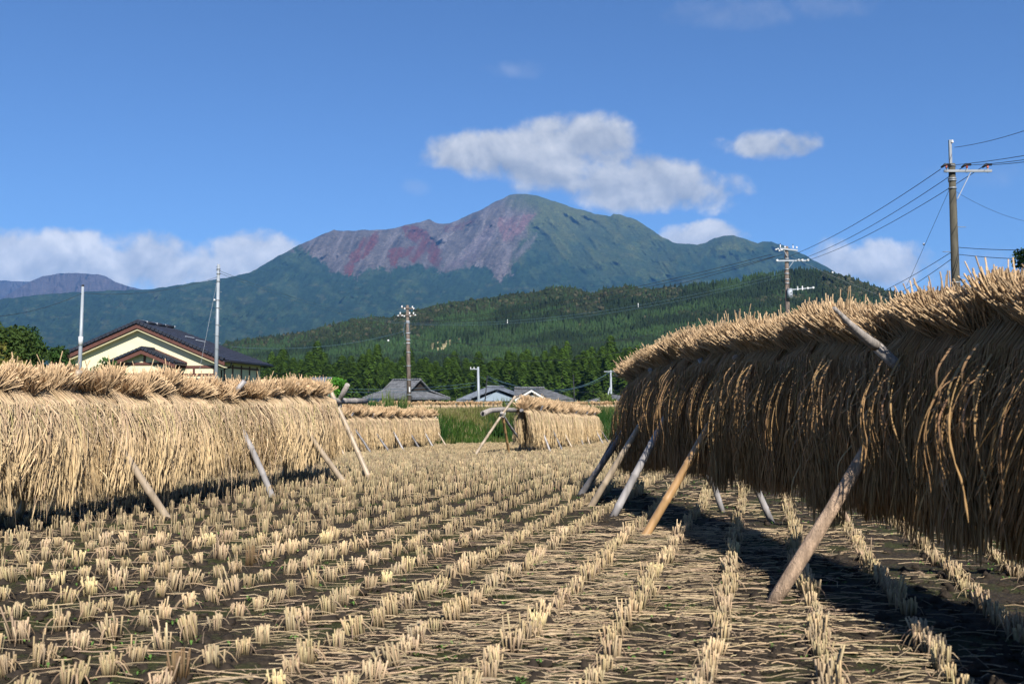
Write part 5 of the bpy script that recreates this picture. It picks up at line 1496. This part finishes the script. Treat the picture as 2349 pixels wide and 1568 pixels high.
# steel poles at the yellow house
Yp = 50.0; tx = at(501.5, 606, Yp); zg = float(ground_z(tx[0], Yp))
K4 = tag(empty('steel_pole', (tx[0], Yp, zg)), 'tall pale steel pole with wires in front of the yellow house', 'steel pole')
h = tx[2] - zg; mb = MB(); mb.tube([(-.02, 0, 0), (0, 0, h)], [.115, .075], 14); mb.build('pole', M_steelp, K4)
def rel(px_, py_): p = at(px_, py_, Yp); return (p[0] - tx[0], p[2] - zg)
for y in (617, 628, 645, 688, 706, 745, 770, 800): r_ = rel(501, y); mb = MB(); mb.tube([(0, 0, r_[1] - .025), (0, 0, r_[1] + .025)], .105, 12); mb.build('clamp_band', M_steel, K4)
mb = MB(); z = 3.6; s = 1
while z < h - .6: mb.tube([(s * .06, 0, z), (s * .20, 0, z)], .011, 5); z += .45; s = -s
mb.build('step_bolts', M_steel, K4)
mb = MB()
for (x, y) in ((497, 612), (496, 620), (496, 636), (508, 622), (508, 627)): r_ = rel(x, y); mb.beam((0, -.05, r_[1]), (r_[0], -.08, r_[1]), .02, .02)
mb.build('hooks', M_black, K4)
Yp = 46.0; tx = at(191, 657, Yp); zg = float(ground_z(tx[0], Yp)); bx = at(184.5, 815, Yp)
K5 = tag(empty('steel_pole', (bx[0] - .02, Yp, zg)), 'thin leaning steel pole with a black cap left of the yellow house', 'steel pole')
h = tx[2] - zg; dx = tx[0] - bx[0]
mb = MB(); mb.tube([(-dx * .3, 0, 0), (dx, 0, h)], [.115, .062], 14); mb.build('pole', M_steelp, K5)
mb = MB(); mb.tube([(dx, 0, h), (dx, 0, h + .09)], [.062, .055], 12); mb.build('cap', M_black, K5)
mb = MB(); z_ = at(187, 782, Yp)[2] - zg; mb.tube([(dx * .28, 0, z_ - .22), (dx * .30, 0, z_ + .22)], .108, 12); mb.build('sticker_band', M_white, K5)
# thin far poles
Yp = 92.0; tx = at(1095, 841, Yp)
K6 = tag(empty('steel_pole', (tx[0] + .1, Yp, -1.8)), 'pale steel pole with a short arm in front of the blue grey farmhouse', 'steel pole')
h = tx[2] + 1.8; mb = MB(); mb.tube([(.1, 0, 0), (-.03, 0, h)], [.16, .11], 12); mb.build('pole', M_steelp, K6)
mb = MB(); mb.box((-.42, -.1, h - .22), (.75, .06, .08)); mb.build('crossarm', M_tank, K6)
for x in (-.75, -.42): insul(K6, (x, -.1, h - .18), .06, .16)
mb = MB(); steps(mb, 2.5, h - 1.0, .12, rt, .1); mb.build('step_bolts', M_steel, K6)
Yp = 118.0; tx = at(1401, 849, Yp)
K7 = tag(empty('steel_pole', (tx[0], Yp, -2.0)), 'distant pale pole with a stay strut near the end of the right rack', 'steel pole')
h = tx[2] + 2.0; mb = MB(); mb.tube([(.06, 0, 0), (0, 0, h)], [.17, .11], 12); mb.build('pole', M_steelp, K7)
mb = MB(); mb.tube([(-1.15, 0, 1.4), (-.1, 0, h - 2.1)], .09, 8); mb.build('stay_strut', M_steelp, K7)
mb = MB(); mb.box((0, -.12, h - .15), (1.7, .07, .09)); mb.build('crossarm', M_tank, K7)
for i, (x0, y0_, x1, y1_, Yp, lab) in enumerate(((1118, 861, 1107, 928, 80, 'thin dark leaning pole right of the pale pole with the arm'), (1315, 858, 1320, 926, 80, 'thin dark upright pole right of the white gable'))):
    a = at(x0, y0_, Yp); b_ = at(x1, y1_, Yp); mb = MB(); mb.tube([(b_[0], Yp, -1.2), tuple(a)], [.06, .04], 8)
    tag(mb.build('thin_pole', M_black, None), lab, 'pole')

# ------------------------------------------------------------------ wires
def wire(p, q, sag, r, mat, label, group=None, n=28, name='overhead_wire', extra=None):
    p = np.array(p, float); q = np.array(q, float)
    pts = [p + (q - p) * t - np.array([0, 0, 4 * sag * t * (1 - t)]) for t in np.linspace(0, 1, n)]
    mb = MB(); mb.tube(pts, r, 5, cap=False)
    o = mb.build(name, mat); tag(o, label, 'wire', group)
    return o
def A(px_, py_, Y): return at(px_, py_, Y)
R34, R62, R75, R50 = 34, 62, 75, 50
w = wire
w(A(2190, 338, R34), A(2420, 275, 24), .1, .009, M_wire, 'topmost wire from the right pole to the upper right')
w(A(2170, 380, R34), A(2420, 344, 25), .05, .010, M_wire, 'wire from the left insulator of the right pole going right')
w(A(2217, 379, R34), A(2420, 355, 25), .05, .010, M_wire, 'wire from the middle insulator of the right pole going right')
w(A(2262, 378, R34), A(2420, 360, 25), .05, .010, M_wire, 'wire from the right insulator of the right pole going right')
w(A(2158, 388, R34), A(1784, 597, R62), .35, .013, M_wire, 'upper of three wires from the right pole down to the transformer pole')
w(A(2208, 384, R34), A(1830, 597, R62), .35, .013, M_wire, 'middle of three wires from the right pole down to the transformer pole')
w(A(2252, 384, R34), A(1850, 598, R62), .35, .013, M_wire, 'lower of three wires from the right pole down to the transformer pole')
w(A(2181, 579, R34), A(1985, 686, 46), .1, .011, M_wire, 'upper low cable from the right pole descending behind the straw')
w(A(2181, 595, R34), A(2020, 694, 44), .1, .011, M_wire, 'lower low cable from the right pole descending behind the straw')
w(A(2196, 567, R34), A(2420, 572, 28), .05, .011, M_wire, 'upper low cable from the right pole to the leafy tree')
w(A(2196, 583, R34), A(2420, 595, 28), .05, .011, M_wire, 'lower low cable from the right pole to the leafy tree')
w(A(2178, 434, R34), A(2080, 655, 38), .0, .007, M_wire, 'steep guy wire with a white ball left of the right pole', name='guy_wire')
w(A(2192, 439, R34), A(2420, 515, 40), .3, .006, M_wire, 'faint thin wire from the right pole sloping down right')
w(A(1770, 583, R62), A(955, 741, R75), .5, .016, M_wire, 'top wire of three between the transformer pole and the middle pole')
w(A(1777, 588, R62), A(956, 743, R75), .55, .016, M_wire, 'second wire of three between the transformer pole and the middle pole')
w(A(1796, 583, R62), A(957, 745, R75), .9, .016, M_wire, 'third wire of three between the transformer pole and the middle pole')
w(A(1797, 626, R62), A(940, 741, R75), 1.0, .011, M_wireblue, 'upper blue grey cable with white tags crossing the forest')
w(A(1797, 633, R62), A(940, 744, R75), 1.05, .011, M_wireblue, 'lower blue grey cable with white tags crossing the forest')
w(A(1815, 588, R62), A(2050, 690, 55), .1, .009, M_steel, 'pale guy wire with a white ball right of the transformer pole', name='guy_wire')
w(A(932, 740, R75), A(506, 622, R50), .42, .011, M_wireblue, 'upper blue cable between the middle pole and the tall steel pole')
w(A(932, 743, R75), A(506, 627, R50), .48, .011, M_wireblue, 'lower blue cable between the middle pole and the tall steel pole')
w(A(932, 758, R75), A(530, 795, 64), .6, .011, M_wireblue, 'cyan service cable from the middle pole to the yellow house')
w(A(928, 729, R75), A(878, 800, 70), .0, .008, M_wire, 'short guy wire with a white ball left of the middle pole', name='guy_wire')
w(A(496, 636, R50), A(193, 672, 46), .35, .009, M_wire, 'sagging wire between the two steel poles by the yellow house')
w(A(189, 672, 46), A(-60, 728, 40), .3, .010, M_wire, 'wire from the thin leaning pole out of the left edge')
w(A(499, 640, R50), A(457, 852, 48), .0, .008, M_steel, 'guy wire of the tall steel pole in front of the yellow house', name='guy_wire')
w(A(940, 800, R75), A(1500, 785, 110), 1.5, .018, M_wire, 'dark wire crossing low over the cedars to the right')
w(A(940, 775, R75), A(1600, 740, 110), 1.5, .018, M_wire, 'dark wire crossing over the mid slope forest to the right')
w(A(740, 888, 95), A(1092, 877, 92), .4, .015, M_wireblue, 'upper cable in front of the cedar trunks left of the pale pole')
w(A(740, 895, 95), A(1092, 884, 92), .4, .015, M_wireblue, 'lower cable in front of the cedar trunks left of the pale pole')
w(A(1118, 862, 82), A(1398, 853, 117), 1.7, .015, M_wireblue, 'highest of the cables sagging over the farmhouse roofs')
w(A(1098, 862, 92), A(1396, 855, 117), 2.0, .015, M_wireblue, 'second of the cables sagging over the farmhouse roofs')
w(A(1120, 866, 82), A(1390, 866, 117), 1.3, .015, M_wireblue, 'third of the cables sagging over the farmhouse roofs')
w(A(1112, 880, 82), A(1425, 893, 117), .5, .018, M_wire, 'lowest dark cable over the farmhouse roofs')
w(A(1405, 851, 118), A(1440, 872, 100), .2, .018, M_wireblue, 'cable from the distant pole towards the right rack')
for (x, y, Y, lab) in ((2119, 560, 36.4, 'small white ball on the guy wire of the right pole'), (1909.6, 625, 58.5, 'small white ball on the guy wire of the transformer pole'), (890.6, 781, 71, 'small white ball on the guy wire of the middle pole'), (492, 688, 49.5, 'small white ball on the guy wire of the tall steel pole')):
    c_ = at(x, y, Y); mb = MB(); r_ = 2.6 / F * Y
    mb.tube([c_ - [0, 0, r_], c_ - [0, 0, r_ * .7], c_, c_ + [0, 0, r_ * .7], c_ + [0, 0, r_]], [r_ * .2, r_ * .72, r_, r_ * .72, r_ * .2], 12)
    tag(mb.build('wire_ball', M_white), lab, 'marker ball')
for (x, y, Y, lab) in ((1464, 700, 67.5, 'white tag hanging on the cable, right one'), (1164, 737, 71.6, 'white tag hanging on the cable, left one')):
    c_ = at(x, y, Y); mb = MB(); mb.box(c_, (.05, .03, .30)); tag(mb.build('cable_tag', M_white), lab, 'cable tag')

# ------------------------------------------------------------------ haze between here and the mountains
def haze_box():
    x0, x1, y0, y1, z0, z1 = -11500, 11500, -70, 11900, -60, 1900
    mb = MB(); mb.box(((x0 + x1) / 2, (y0 + y1) / 2, (z0 + z1) / 2), (x1 - x0, y1 - y0, z1 - z0))
    m = bpy.data.materials.new('haze'); m.use_nodes = True
    N = NT(m.node_tree); N.n.remove(N.n['Principled BSDF'])
    v = N.new('ShaderNodeVolumePrincipled')
    v.inputs['Color'].default_value = (.16, .45, 1.0, 1)
    v.inputs['Density'].default_value = 4.4e-5
    v.inputs['Anisotropy'].default_value = 0.0
    N.l.new(v.outputs[0], N.n['Material Output'].inputs['Volume'])
    o = mb.build('haze', m)
    tag(o, 'thin blue haze in the air', None, kind='stuff')
haze_box()
